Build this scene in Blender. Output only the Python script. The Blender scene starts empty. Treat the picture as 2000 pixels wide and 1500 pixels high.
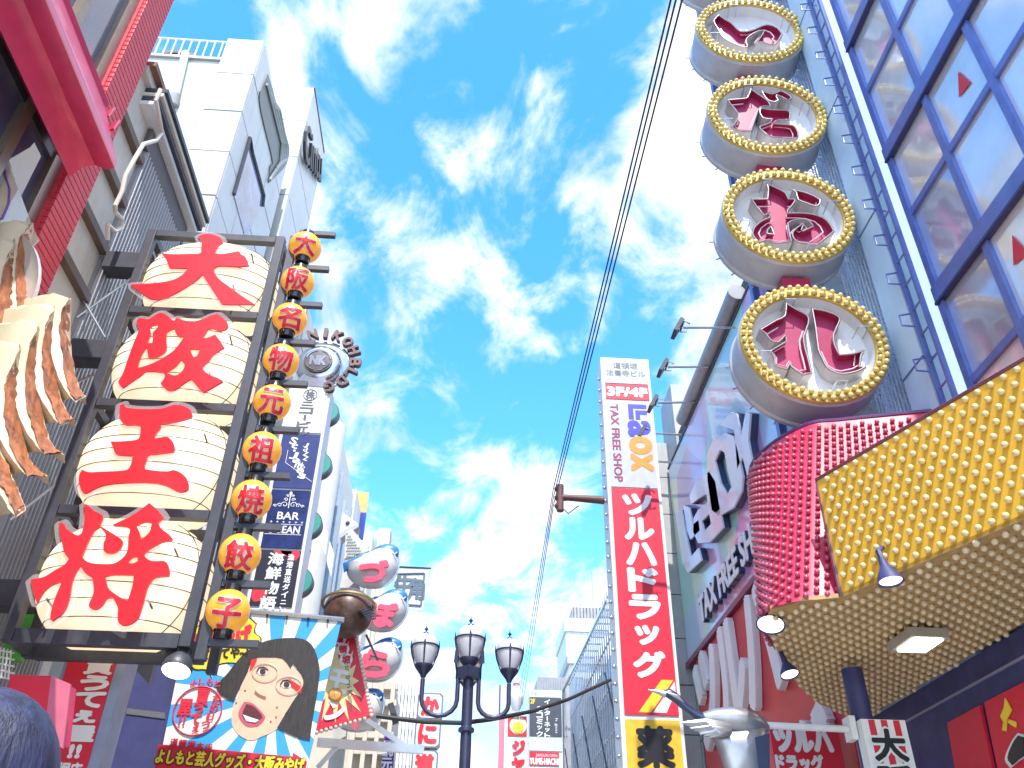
import bpy, bmesh, math, random
from mathutils import Vector, Matrix
from mathutils.geometry import tessellate_polygon
random.seed(7)
sc = bpy.context.scene
COL = sc.collection
PI = math.pi

# ------------------------------------------------------------------ camera
FPX, PITCH, YAW, ROLL = 1656.0, 0.6091, 0.0531, 0.0183
_F = Vector((math.sin(YAW), math.cos(YAW), 0)); _R = Vector((math.cos(YAW), -math.sin(YAW), 0)); _Z = Vector((0, 0, 1))
CW = math.cos(PITCH)*_F + math.sin(PITCH)*_Z
_U = -math.sin(PITCH)*_F + math.cos(PITCH)*_Z
CR = math.cos(ROLL)*_R + math.sin(ROLL)*_U
CU = -math.sin(ROLL)*_R + math.cos(ROLL)*_U
CP = Vector((0, 0, 1.6))
cam = bpy.data.cameras.new('camera'); cam.sensor_width = 36; cam.lens = FPX*36/2000; cam.clip_start = .05; cam.clip_end = 2000
camo = bpy.data.objects.new('camera', cam); COL.objects.link(camo)
camo.matrix_world = Matrix(((CR.x, CU.x, -CW.x, CP.x), (CR.y, CU.y, -CW.y, CP.y), (CR.z, CU.z, -CW.z, CP.z), (0, 0, 0, 1)))
sc.camera = camo

# ------------------------------------------------------------------ sky, sun, exposure
SUN_EL, SUN_AZ = math.radians(57), math.radians(177)     # azimuth clockwise from +Y: behind the camera, over the street
w = bpy.data.worlds.new('World'); sc.world = w; w.use_nodes = True
nt = w.node_tree; N = nt.nodes; N.clear(); L = nt.links.new
out = N.new('ShaderNodeOutputWorld'); bg = N.new('ShaderNodeBackground'); bg.inputs[1].default_value = .15; L(bg.outputs[0], out.inputs[0])
sky = N.new('ShaderNodeTexSky'); sky.sky_type = 'NISHITA'; sky.sun_disc = False
sky.sun_elevation = SUN_EL; sky.sun_rotation = SUN_AZ; sky.air_density = 1.0; sky.dust_density = .6; sky.ozone_density = 1.0
hs = N.new('ShaderNodeHueSaturation'); hs.inputs['Hue'].default_value = .495; hs.inputs['Saturation'].default_value = 1.38; hs.inputs['Value'].default_value = 1.9
L(sky.outputs[0], hs.inputs['Color'])
tc = N.new('ShaderNodeTexCoord'); sep = N.new('ShaderNodeSeparateXYZ'); L(tc.outputs['Generated'], sep.inputs[0])
def mth(op, a, b=None, c=None):
    m = N.new('ShaderNodeMath'); m.operation = op
    for i, q in enumerate((a, b, c)):
        if q is None: continue
        if isinstance(q, (int, float)): m.inputs[i].default_value = q
        else: L(q, m.inputs[i])
    return m.outputs[0]
zz = mth('ADD', mth('MAXIMUM', sep.outputs[2], 0.0), .16)
cx = mth('DIVIDE', sep.outputs[0], zz); cy = mth('DIVIDE', sep.outputs[1], zz)
cmb = N.new('ShaderNodeCombineXYZ'); L(cx, cmb.inputs[0]); L(cy, cmb.inputs[1]); cmb.inputs[2].default_value = 3.7
def noise(scale, det, rough, dist, off):
    mp = N.new('ShaderNodeMapping'); mp.inputs['Location'].default_value = off; mp.inputs['Rotation'].default_value = (0, 0, .55); mp.inputs['Scale'].default_value = (1, .72, 1)
    L(cmb.outputs[0], mp.inputs[0])
    n = N.new('ShaderNodeTexNoise'); n.inputs['Scale'].default_value = scale; n.inputs['Detail'].default_value = det
    n.inputs['Roughness'].default_value = rough; n.inputs['Distortion'].default_value = dist
    L(mp.outputs[0], n.inputs['Vector']); return n.outputs['Fac']
n1 = noise(1.9, 9, .56, .35, (.6, .2, 0)); n2 = noise(7.0, 8, .6, .5, (3.1, 1.7, 0)); n3 = noise(3.0, 5, .5, 0, (.75, .33, 0))
dens = mth('ADD', n1, mth('MULTIPLY', mth('SUBTRACT', n2, .5), .55))
dens = mth('ADD', dens, mth('MULTIPLY', mth('MINIMUM', mth('MAXIMUM', mth('ADD', cx, .20), -.5), .25), .16))
mr = N.new('ShaderNodeMapRange'); mr.interpolation_type = 'SMOOTHSTEP'; mr.inputs['From Min'].default_value = .455; mr.inputs['From Max'].default_value = .625
L(dens, mr.inputs['Value'])
shade = N.new('ShaderNodeMix'); shade.data_type = 'RGBA'
shade.inputs['A'].default_value = (3.2, 3.5, 4.3, 1); shade.inputs['B'].default_value = (5.6, 5.55, 5.5, 1)
mr2 = N.new('ShaderNodeMapRange'); mr2.inputs['From Min'].default_value = .36; mr2.inputs['From Max'].default_value = .55; L(n3, mr2.inputs['Value']); L(mr2.outputs[0], shade.inputs['Factor'])
mx = N.new('ShaderNodeMix'); mx.data_type = 'RGBA'; L(mr.outputs[0], mx.inputs['Factor']); L(hs.outputs[0], mx.inputs['A']); L(shade.outputs['Result'], mx.inputs['B'])
L(mx.outputs['Result'], bg.inputs[0])
sl = bpy.data.lights.new('sun', 'SUN'); sl.energy = 3.0; sl.angle = math.radians(.6); sl.color = (1, .95, .87)
so = bpy.data.objects.new('sun', sl); COL.objects.link(so)
sd = Vector((math.sin(SUN_AZ)*math.cos(SUN_EL), math.cos(SUN_AZ)*math.cos(SUN_EL), math.sin(SUN_EL)))
so.rotation_euler = (-sd).to_track_quat('-Z', 'Y').to_euler(); so.location = (0, -5, 30)
sc.view_settings.view_transform = 'Standard'; sc.view_settings.look = 'None'; sc.view_settings.exposure = 1.05; sc.view_settings.gamma = 1

# ------------------------------------------------------------------ helpers
def ray(u, v): return CR*((u-1000)/FPX) + CW + CU*((750-v)/FPX)
def YP(u, v, d): r = ray(u, v); return CP + r*((d-CP.y)/r.y)
def XP(u, v, d): r = ray(u, v); return CP + r*((d-CP.x)/r.x)
def ZP(u, v, d): r = ray(u, v); return CP + r*((d-CP.z)/r.z)
def zoomed(x0, y0, s, pts): return [(x0+a*s, y0+b*s) for a, b in pts]

MATS = {}
def mat(name, col, rough=.55, metal=0., var=.10, scale=5., bump=.0, emit=0., ecol=None, spec=.5, grime=.0, alpha=1., trans=0., coat=0., stretch=None):
    if name in MATS: return MATS[name]
    m = bpy.data.materials.new(name); m.use_nodes = True; t = m.node_tree; b = t.nodes['Principled BSDF']; ln = t.links.new
    b.inputs['Roughness'].default_value = rough; b.inputs['Metallic'].default_value = metal; b.inputs['Specular IOR Level'].default_value = spec
    b.inputs['Coat Weight'].default_value = coat; b.inputs['Transmission Weight'].default_value = trans; b.inputs['Alpha'].default_value = alpha
    tcn = t.nodes.new('ShaderNodeTexCoord'); vec = tcn.outputs['Object']
    if stretch:
        mp = t.nodes.new('ShaderNodeMapping'); mp.inputs['Scale'].default_value = stretch; ln(vec, mp.inputs[0]); vec = mp.outputs[0]
    n = t.nodes.new('ShaderNodeTexNoise'); n.inputs['Scale'].default_value = scale; n.inputs['Detail'].default_value = 6; n.inputs['Roughness'].default_value = .65; ln(vec, n.inputs['Vector'])
    r = t.nodes.new('ShaderNodeValToRGB'); c = Vector(col)
    r.color_ramp.elements[0].position = .3; r.color_ramp.elements[1].position = .7
    r.color_ramp.elements[0].color = (*[max(0, q*(1-var*1.6)) for q in c], 1); r.color_ramp.elements[1].color = (*[min(1, q*(1+var*.7)) for q in c], 1)
    ln(n.outputs['Fac'], r.inputs[0]); colour = r.outputs[0]
    if grime:
        mp = t.nodes.new('ShaderNodeMapping'); mp.inputs['Scale'].default_value = (3, 3, .5); ln(tcn.outputs['Object'], mp.inputs[0])
        g = t.nodes.new('ShaderNodeTexNoise'); g.inputs['Scale'].default_value = 2.2; g.inputs['Detail'].default_value = 8; g.inputs['Roughness'].default_value = .7; ln(mp.outputs[0], g.inputs['Vector'])
        k = t.nodes.new('ShaderNodeMapRange'); k.inputs['From Min'].default_value = .52; k.inputs['From Max'].default_value = .78; k.inputs['To Max'].default_value = grime; ln(g.outputs['Fac'], k.inputs['Value'])
        x = t.nodes.new('ShaderNodeMix'); x.data_type = 'RGBA'; ln(k.outputs[0], x.inputs['Factor']); ln(colour, x.inputs['A']); x.inputs['B'].default_value = (.16, .14, .12, 1); colour = x.outputs['Result']
    ln(colour, b.inputs['Base Color'])
    if bump:
        bp = t.nodes.new('ShaderNodeBump'); bp.inputs['Strength'].default_value = bump; bp.inputs['Distance'].default_value = .02; ln(n.outputs['Fac'], bp.inputs['Height']); ln(bp.outputs[0], b.inputs['Normal'])
    if emit:
        b.inputs['Emission Strength'].default_value = emit; b.inputs['Emission Color'].default_value = (*(ecol or col), 1)
    MATS[name] = m; return m

OFF = {}
def thing(name, label, cat, loc=(0, 0, 0), group=None):
    o = bpy.data.objects.new(name, None); COL.objects.link(o); o.location = loc; o.empty_display_size = .2
    o['label'] = label; o['category'] = cat
    if group: o['group'] = group
    OFF[o] = Vector(loc); return o
def tag(o, label, cat, group=None):
    o['label'] = label; o['category'] = cat
    if group: o['group'] = group
    return o

def dens_loop(pts, k=3):
    """Catmull-Rom through a closed loop of 2-D points"""
    n = len(pts); res = []
    for i in range(n):
        p0, p1, p2, p3 = pts[i-1], pts[i], pts[(i+1) % n], pts[(i+2) % n]
        d1 = Vector(p1)-Vector(p0); d2 = Vector(p2)-Vector(p1); d3 = Vector(p3)-Vector(p2)
        c1 = d1.length > 0 and d2.length > 0 and d1.angle(d2) > 1.15
        c2 = d3.length > 0 and d2.length > 0 and d2.angle(d3) > 1.15
        for j in range(k):
            t = j/k
            m1 = Vector((p2[0]-p0[0], p2[1]-p0[1]))*(.5 if not c1 else .0) + (d2*1.0 if c1 else Vector((0, 0)))
            m2 = Vector((p3[0]-p1[0], p3[1]-p1[1]))*(.5 if not c2 else .0) + (d2*1.0 if c2 else Vector((0, 0)))
            h1 = 2*t**3-3*t*t+1; h2 = t**3-2*t*t+t; h3 = -2*t**3+3*t*t; h4 = t**3-t*t
            res.append((h1*p1[0]+h2*m1.x+h3*p2[0]+h4*m2.x, h1*p1[1]+h2*m1.y+h3*p2[1]+h4*m2.y))
    return res

class MB:
    def __init__(s): s.v = []; s.f = []
    def add(s, vs, fs):
        o = len(s.v); s.v += [Vector(q) for q in vs]; s.f += [tuple(i+o for i in q) for q in fs]; return s
    def box(s, x0, x1, y0, y1, z0, z1):
        return s.add([(x, y, z) for z in (z0, z1) for y in (y0, y1) for x in (x0, x1)], [(0, 2, 3, 1), (4, 5, 7, 6), (0, 1, 5, 4), (2, 6, 7, 3), (0, 4, 6, 2), (1, 3, 7, 5)])
    def hexa(s, a, b):      # two quads
        return s.add(list(a)+list(b), [(3, 2, 1, 0), (4, 5, 6, 7), (0, 1, 5, 4), (1, 2, 6, 5), (2, 3, 7, 6), (3, 0, 4, 7)])
    def bar(s, p, q, wd, ht, up=(0, 0, 1)):
        p, q = Vector(p), Vector(q); d = (q-p).normalized(); up = Vector(up)
        sx = d.cross(up).normalized()*wd/2; sz = sx.cross(d).normalized()*ht/2
        return s.hexa([p-sx-sz, p+sx-sz, p+sx+sz, p-sx+sz], [q-sx-sz, q+sx-sz, q+sx+sz, q-sx+sz])
    def tube(s, pts, r, n=8, cap=True):
        pts = [Vector(q) for q in pts]; rr = r if isinstance(r, (list, tuple)) else [r]*len(pts); rings = []; ref = None
        for i, p in enumerate(pts):
            d = (pts[min(i+1, len(pts)-1)]-pts[max(i-1, 0)]).normalized()
            if ref is None: ref = d.orthogonal().normalized()
            ref = (ref-d*ref.dot(d)).normalized(); b = d.cross(ref)
            rings.append([p+(ref*math.cos(2*PI*k/n)+b*math.sin(2*PI*k/n))*rr[i] for k in range(n)])
        vs = [q for R_ in rings for q in R_]; fs = []
        for i in range(len(pts)-1):
            for k in range(n): fs.append((i*n+k, i*n+(k+1) % n, (i+1)*n+(k+1) % n, (i+1)*n+k))
        if cap: fs += [tuple(range(n))[::-1], tuple(range((len(pts)-1)*n, len(pts)*n))]
        return s.add(vs, fs)
    def cyl(s, p, q, r, n=20): return s.tube([p, q], r, n)
    def lathe(s, c, prof, n=24, axis=(0, 0, 1), sx=1., sy=1., cap=True):
        """prof: (radius, height along axis)"""
        ax = Vector(axis).normalized(); a = ax.orthogonal().normalized() if abs(ax.z) < .99 else Vector((1, 0, 0)); b = ax.cross(a); c = Vector(c)
        vs = [c+ax*h+(a*math.cos(2*PI*k/n)*sx+b*math.sin(2*PI*k/n)*sy)*r for r, h in prof for k in range(n)]; fs = []
        for i in range(len(prof)-1):
            for k in range(n): fs.append((i*n+k, i*n+(k+1) % n, (i+1)*n+(k+1) % n, (i+1)*n+k))
        if cap and prof[0][0] > 1e-4: fs.append(tuple(range(n))[::-1])
        if cap and prof[-1][0] > 1e-4: fs.append(tuple(range((len(prof)-1)*n, len(prof)*n)))
        return s.add(vs, fs)
    def ball(s, c, rx, ry=None, rz=None, n=16, m=10):
        ry = ry or rx; rz = rz or rx; c = Vector(c); vs = [c+Vector((0, 0, -rz))]; fs = []
        for i in range(1, m):
            a = -PI/2+PI*i/m
            for k in range(n): vs.append(c+Vector((rx*math.cos(a)*math.cos(2*PI*k/n), ry*math.cos(a)*math.sin(2*PI*k/n), rz*math.sin(a))))
        vs.append(c+Vector((0, 0, rz)))
        for k in range(n): fs.append((0, 1+(k+1) % n, 1+k)); fs.append((len(vs)-1, 1+(m-2)*n+k, 1+(m-2)*n+(k+1) % n))
        for i in range(m-2):
            for k in range(n): fs.append((1+i*n+k, 1+i*n+(k+1) % n, 1+(i+1)*n+(k+1) % n, 1+(i+1)*n+k))
        return s.add(vs, fs)
    def plate(s, loops, thick):
        """loops of coplanar 3-D points (outer, holes...), extruded by the vector thick"""
        loops = [[Vector(q) for q in lp] for lp in loops]; flat = [q for lp in loops for q in lp]; n = len(flat); thick = Vector(thick)
        tris = tessellate_polygon(loops); o = len(s.v)
        s.v += flat; s.f += [tuple(i+o for i in t) for t in tris]
        if thick.length > 1e-6:
            s.v += [q+thick for q in flat]; s.f += [tuple(i+o+n for i in t[::-1]) for t in tris]; k = 0
            for lp in loops:
                m = len(lp)
                for i in range(m): s.f.append((o+k+i, o+k+(i+1) % m, o+n+k+(i+1) % m, o+n+k+i))
                k += m
        return s
    def dome(s, loop, depth, rings=6):
        """loop inflated along the vector depth"""
        loop = [Vector(q) for q in loop]; c = sum(loop, Vector())/len(loop); n = len(loop); depth = Vector(depth); vs = []; fs = []
        for i in range(rings):
            t = i/rings; k = math.cos(t*PI/2)
            vs += [c+(q-c)*k+depth*math.sin(t*PI/2) for q in loop]
        vs.append(c+depth)
        for i in range(rings-1):
            for k in range(n): fs.append((i*n+k, i*n+(k+1) % n, (i+1)*n+(k+1) % n, (i+1)*n+k))
        for k in range(n): fs.append(((rings-1)*n+k, (rings-1)*n+(k+1) % n, len(vs)-1))
        fs.append(tuple(range(n))[::-1])
        return s.add(vs, fs)
    def build(s, name, m, parent=None, smooth=False, bevel=0, local=False):
        me = bpy.data.meshes.new(name); off = OFF.get(parent, Vector((0, 0, 0)))
        me.from_pydata([tuple(q-off*(not local)) for q in s.v], [], s.f)
        bm = bmesh.new(); bm.from_mesh(me); bmesh.ops.recalc_face_normals(bm, faces=bm.faces)
        if bevel: bmesh.ops.bevel(bm, geom=bm.edges[:], offset=bevel, segments=2, affect='EDGES', profile=.6)
        bm.to_mesh(me); bm.free()
        if smooth:
            for p in me.polygons: p.use_smooth = True
            me.set_sharp_from_angle(angle=math.radians(42))
        me.materials.append(m); o = bpy.data.objects.new(name, me); COL.objects.link(o)
        if parent is not None: o.parent = parent
        OFF[o] = off; return o
def single(mb, name, m, label, cat, group=None, **k): return tag(mb.build(name, m, None, **k), label, cat, group)
def box(name, m, parent, x0, x1, y0, y1, z0, z1, bevel=0): return MB().box(x0, x1, y0, y1, z0, z1).build(name, m, parent, bevel=bevel)
def share(src, parent, loc, name=None, rot=None):
    c = bpy.data.objects.new(name or src.name.split('.')[0], src.data); COL.objects.link(c); c.parent = parent; c.location = Vector(loc)-OFF.get(parent, Vector())
    if rot is not None: c.rotation_euler = rot
    return c

# lettering ---------------------------------------------------------
_TX = {}
def glyphs(s):
    if s in _TX: return _TX[s]
    cu = bpy.data.curves.new('lettering', 'FONT'); cu.body = s; cu.size = 1; cu.resolution_u = 3
    o = bpy.data.objects.new('lettering', cu); COL.objects.link(o)
    me = bpy.data.meshes.new_from_object(o.evaluated_get(bpy.context.evaluated_depsgraph_get()))
    bm = bmesh.new(); bm.from_mesh(me); bmesh.ops.remove_doubles(bm, verts=bm.verts, dist=1e-5); bmesh.ops.triangulate(bm, faces=bm.faces)
    vs = [(v.co.x, v.co.y) for v in bm.verts]; bm.verts.index_update()
    fs = [tuple(v.index for v in f.verts) for f in bm.faces]; be = [tuple(v.index for v in e.verts) for e in bm.edges if len(e.link_faces) == 1]
    bm.free(); bpy.data.objects.remove(o); bpy.data.curves.remove(cu); bpy.data.meshes.remove(me)
    xs = [a for a, b in vs]; ys = [b for a, b in vs]; x0, x1, y0, y1 = min(xs), max(xs), min(ys), max(ys)
    g = ([((a-x0)/(x1-x0)-.5, (b-y0)/(y1-y0)-.5) for a, b in vs], fs, be, (x1-x0)/(y1-y0)); _TX[s] = g; return g
def letters(mb, s, c, ex, ey, W, H=None, thick=0., bold=0.):
    """s centred at c, W wide along ex, H tall along ey; faces ex x ey"""
    vs, fs, be, asp = glyphs(s); ex, ey, c = Vector(ex).normalized(), Vector(ey).normalized(), Vector(c); nrm = ex.cross(ey); H = H or W/asp
    offs = [(0, 0)] if not bold else [(0, 0)]+[(bold*math.cos(k*PI/4), bold*math.sin(k*PI/4)) for k in range(8)]
    for i, (dx, dy) in enumerate(offs):
        vv = [c+ex*(a*W+dx)+ey*(b*H+dy)+nrm*(.0003*i) for a, b in vs]
        if thick:
            n = len(vv); mb.add(vv+[q-nrm*thick for q in vv], fs+[tuple(j+n for j in f[::-1]) for f in fs]+[(a, b, b+n, a+n) for a, b in be])
        else: mb.add(vv, fs)
    return mb
XR, XL, YF, UPZ = Vector((1, 0, 0)), Vector((-1, 0, 0)), Vector((0, -1, 0)), Vector((0, 0, 1))
def vletters(mb, s, top, W, step, ex=XR, ey=UPZ, bold=0., H=None, thick=0.):
    top = Vector(top); ey = Vector(ey)
    for i, ch in enumerate(s):
        if ch == ' ': continue
        c = top-ey*(step*(i+.5)); h = H or step*.84
        if ch in 'ー-': letters(mb, '|', c, ex, ey, W*.13, h*.8, thick, bold)
        elif ch in 'ッェぇ': letters(mb, ch, c, ex, ey, W*.74, h*.74, thick, bold)
        elif ch == 'ニ': letters(mb, ch, c, ex, ey, W*.8, h*.6, thick, bold)
        elif ch == '!': letters(mb, '!!', c, ex, ey, W*.36, h*.8, thick, bold)
        else: letters(mb, ch, c, ex, ey, W, h, thick, bold)
    return mb
def front(pts, Y, dy=0): return [YP(a, b, Y)+Vector((0, dy, 0)) for a, b in pts]
def flat(name, m, parent, pts, Y, lift=.004, thick=0., holes=()):
    return MB().plate([[q-Vector((0, lift, 0)) for q in front(lp, Y)] for lp in [pts, *holes]], (0, thick, 0)).build(name, m, parent)
def disc_pts(cx, cy, rx, ry=None, n=20): ry = ry or rx; return [(cx+rx*math.cos(2*PI*k/n), cy+ry*math.sin(2*PI*k/n)) for k in range(n)]

# colours -----------------------------------------------------------
RED = mat('red_acrylic', (.78, .022, .035), .3, var=.05, coat=.3)
REDP = mat('red_print', (.66, .02, .05), .45, var=.07, scale=3)
REDT = mat('red_tile', (.68, .06, .09), .5, var=.18, scale=14, bump=.15)
REDM = mat('red_paint', (.66, .05, .14), .32, var=.10, coat=.3, grime=.15)
WHT = mat('white_print', (.8, .8, .8), .45, var=.03)
WHTM = mat('white_metal', (.74, .75, .76), .4, var=.06, grime=.2)
BLK = mat('black_print', (.02, .02, .025), .4, var=.05)
DKF = mat('dark_frame', (.062, .066, .085), .45, metal=.2, var=.2, grime=.2)
STEEL = mat('steel', (.55, .56, .58), .28, metal=.9, var=.1)
CHROME = mat('chrome', (.55, .57, .60), .16, metal=.9, var=.04)
GREYW = mat('grey_wall', (.48, .48, .48), .7, var=.1, scale=2, bump=.08, grime=.4)
CREAM = mat('cream_wall', (.66, .61, .52), .7, var=.08, scale=2, grime=.35)
WTILE = mat('white_panel', (.60, .61, .60), .4, var=.05, scale=1.3, grime=.22)
DARKGAP = mat('dark_joint', (.10, .10, .10), .8)
GLASSD = mat('dark_glass', (.10, .11, .21), .06, var=.3, scale=.6, spec=.9, coat=.6)
BLUEP = mat('blue_print', (.02, .05, .30), .35, var=.15, scale=2)
NAVY = mat('navy_wall', (.045, .05, .17), .55, var=.2, grime=.1)
YELP = mat('yellow_print', (.85, .62, .04), .45, var=.04)
PIPE = mat('grey_pipe', (.35, .36, .38), .4, metal=.3, var=.1)
WIRE = mat('black_wire', (.02, .02, .022), .6)

# ------------------------------------------------------------------ ground
g = MB().box(-400, 400, -400, 800, -.3, 0).build('street', mat('paving', (.42, .41, .39), .8, var=.2, scale=3, bump=.2, grime=.3)); g['kind'] = 'structure'

# ================================================================== LEFT SIDE
Z1 = lambda p: zoomed(0, 0, .35, p)
Z2 = lambda p: zoomed(0, 420, .35, p)
Z3 = lambda p: zoomed(0, 900, .4, p)
# ---- red fronted building (nearest, left)
FX = -3.6
yc0 = (XP(261, 33, FX).y+XP(60, 490, FX).y)/2; yc1 = (XP(331, 14, FX).y+XP(130, 476, FX).y)/2
rb = thing('red_fronted_building', 'building with red tiled columns, dark windows and a huge red girder at upper left', 'building', (FX-2, 2, 0))
box('wall', CREAM, rb, -9, FX-.16, -3, yc1-.02, 0, 14)
box('column', REDT, rb, FX-.15, FX-.01, yc0, yc1, 0, 13.9)
src = MB().box(-.012, .028, -(yc1-yc0)/2+.012, (yc1-yc0)/2-.012, -.031, .031).build('tile', REDT, rb, bevel=.006, local=True)
src.location = Vector((FX, (yc0+yc1)/2, 3.6))-OFF[rb]
for i in range(1, 136): share(src, rb, (FX, (yc0+yc1)/2, 3.6+i*.072))
ye = XP(224, 329, -3.05).y
prof = [YP(a, b, ye) for a, b in [(136, 346), (160, 327), (185, 322), (208, 331), (224, 329), (229, 318), (222, 290), (206, 210), (214, 204), (196, 196), (120, 215), (105, 290)]]
gd = MB(); n = len(prof); gd.add([(p.x, ye, p.z) for p in prof]+[(p.x, -2.5, p.z) for p in prof], [tuple(range(n)), tuple(range(n, 2*n))[::-1]]+[(i, (i+1) % n, n+(i+1) % n, n+i) for i in range(n)])
gd.build('girder', REDM, rb, smooth=True)
for i, (a, b) in enumerate([(212, 225), (222, 250)]):
    q = YP(a, b, ye); MB().plate([[q, q+Vector((-.3, .22, .12)), q+Vector((-.32, .30, .30)), q+Vector((-.02, .06, .20))]], (0, .02, .0)).build('gusset', REDM, rb)
# windows: panes with jambs
ym = XP(154, 52, FX).y
for (ya, yb, za, zb) in [(ym+.05, yc0-.12, 7.75, 12.5), (.3, ym-.05, 7.75, 12.5), (ym+.05, yc0-.12, 3.3, 7.2), (.3, ym-.05, 3.3, 7.2)]:
    box('pane', GLASSD, rb, FX-.15, FX-.10, ya, yb, za, zb)
JAMB = mat('bronze_frame', (.30, .24, .19), .35, metal=.5, var=.1)
box('window_frame', JAMB, rb, FX-.155, FX-.03, ym-.05, ym+.05, 3.3, 12.5)
box('window_frame', JAMB, rb, FX-.155, FX-.04, yc0-.12, yc0-.005, 3.3, 12.5)
box('window_frame', DKF, rb, FX-.157, FX-.06, .3, yc0-.01, 7.2, 7.75)
# ---- grey corrugated building
gb = thing('corrugated_building', 'low building with grey corrugated cladding and cream panels behind the big lanterns', 'building', (FX-2, 6, 0))
ya, yb = yc1+.01, XP(395, 425, FX).y; ztop = XP(395, 425, FX).z
box('wall', CREAM, gb, -9, FX-.08, ya, yb, 0, ztop-.05)
CORR = mat('corrugated_metal', (.36, .35, .36), .45, metal=.35, var=.15, scale=3, grime=.35)
yk = XP(215, 490, FX).y
box('cladding', CORR, gb, FX-.08, FX-.04, yk, yb-.25, 0, ztop-.75)
rib = MB().add([(0, -.02, 0), (.035, -.009, 0), (.035, .009, 0), (0, .02, 0), (0, -.02, 1), (.035, -.009, 1), (.035, .009, 1), (0, .02, 1)], [(0, 1, 5, 4), (1, 2, 6, 5), (2, 3, 7, 6), (4, 5, 6, 7), (0, 3, 2, 1)]).build('rib', CORR, gb, local=True)
nr = int((yb-.3-yk)/.062); rib.scale = (1, 1, ztop-.75)
rib.location = Vector((FX-.04, yk+.03, 0))-OFF[gb]
for i in range(1, nr): share(rib, gb, (FX-.04, yk+.03+i*.062, 0)).scale = rib.scale
BRN = mat('brown_batten', (.16, .11, .085), .55, var=.15)
for z in (7.95, 7.3, 6.7, 6.1, 5.5, 8.6): box('batten', BRN, gb, FX-.08, FX-.01, ya, yk, z-.045, z+.045)
box('eaves_board', mat('eaves_brown', (.12, .10, .095), .6), gb, FX-.07, FX-.02, yk-.05, yb-.25, ztop-.74, ztop-.45)
for i, (dx, zz_, m_) in enumerate([(.06, .43, WHTM), (.10, .36, DKF), (.13, .29, CREAM), (.16, .22, DKF)]): box('gutter', m_, gb, FX-.08, FX+dx, ya+.3, yb-.12, ztop-zz_, ztop-zz_+.055)
box('roof_trim', mat('rust_trim', (.30, .15, .10), .6, var=.3, scale=9), gb, -9, FX+.05, ya+.1, yb, ztop-.05, ztop+.02)
box('parapet', CREAM, gb, -9, FX-.02, ya+.1, yb-.01, ztop-.16, ztop-.051)
cpt = Z1([(895, 500), (872, 560), (905, 740), (870, 785), (800, 805), (755, 880), (700, 980), (680, 1070), (642, 1150), (645, 1185), (682, 1225), (680, 1270), (640, 1290), (602, 1255), (600, 1340)])
MB().tube([XP(a, b, FX+.12) for a, b in cpt], .022, 8).build('conduit', CREAM, gb, smooth=True)

# ---- white panelled building
wb = thing('white_panelled_building', 'tall white panelled building with a curved dark louvre and roof railing', 'building', (-6, 10, 0))
c0 = YP(515, 80, 9); WX, WZ = c0.x, c0.z
c1 = YP(446, 72, 9).x; yend = XP(565, 300, WX).y
box('wall', DARKGAP, wb, c1, WX-.02, 9.02, yend, 0, WZ-.01)
rng = random.Random(3)
for r_ in range(16):
    z1 = WZ-r_*.98; z0 = z1-.95
    if z0 < 1: break
    cols = [(c1, WX)] if r_ < 6 else [(c1, c1+.62), (c1+.63, WX)]
    for a_, b_ in cols: box('panel', WTILE, wb, a_+.008, b_, 9-.01*rng.random(), 9.04, z0, z1)
    ys = [9.045+(yend-9.045)*k/3 for k in range(4)]
    for k in range(3): box('panel', WTILE, wb, WX-.03, WX+.003+.008*rng.random(), ys[k]+.006, ys[k+1]-.006, z0, z1)
bx0 = YP(295, 112, 9.6); box('blank_wall', mat('stucco', (.52, .53, .52), .8, var=.07, scale=1.2, grime=.3, bump=.1), wb, bx0.x-3, c1-.01, 9.6, yend, 0, bx0.z)
box('coping', GREYW, wb, bx0.x-3, c1-.01, 9.55, 9.75, bx0.z, bx0.z+.05)
rl = MB(); zr = bx0.z+.05
for z in (.62, .12): rl.tube([(bx0.x-2, 9.65, zr+z), (c1-.05, 9.65, zr+z)], .022, 6)
for i in range(18): x = bx0.x-1+i*((c1-.1)-(bx0.x-1))/17; rl.tube([(x, 9.65, zr), (x, 9.65, zr+.62)], .014, 6)
rl.build('railing', WHTM, wb)
p0, p1_ = YP(362, 104, 9.5), YP(343, 185, 9.5)
MB().tube([p0, p1_], .07, 10).build('drain_pipe', WHTM, wb, smooth=True); MB().tube([p1_, p1_+Vector((0, .05, -.22))], .085, 10).build('pipe_end', GREYW, wb, smooth=True)
bt = MB()
for k in range(5): q = YP(318+k*13, 100-(k % 2)*4, 9.9); bt.box(q.x-.12, q.x+.12, 9.9, 10.1, q.z-.28, q.z-.05)
bt.build('roof_planter', mat('terracotta', (.35, .17, .10), .8, var=.3), wb)
def xpoly(name, m, par, pts, X, thick): return MB().plate([[XP(a, b, X) for a, b in pts]], (thick, 0, 0)).build(name, m, par)
lv = dens_loop(Z1([(1495, 410), (1600, 760), (1615, 850), (1590, 930), (1500, 1022), (1510, 930), (1520, 880), (1450, 560)]), 4)
xpoly('louvre', mat('louvre_grey', (.15, .17, .17), .4, metal=.3), wb, lv, WX+.03, -.04)
for k in range(4):
    d = .12+.2*k
    ln_ = [(1490+8*k, 470+24*k), (1520+14*k, 590+8*k), (1572+9*k, 800), (1566+10*k, 900-4*k), (1505+12*k, 1005-22*k)]
    MB().tube([XP(a, b, WX+.05) for a, b in Z1(ln_)], .03, 6).build('louvre_blade', mat('blade_grey', (.33, .36, .36), .4, metal=.4), wb, smooth=True)
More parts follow.
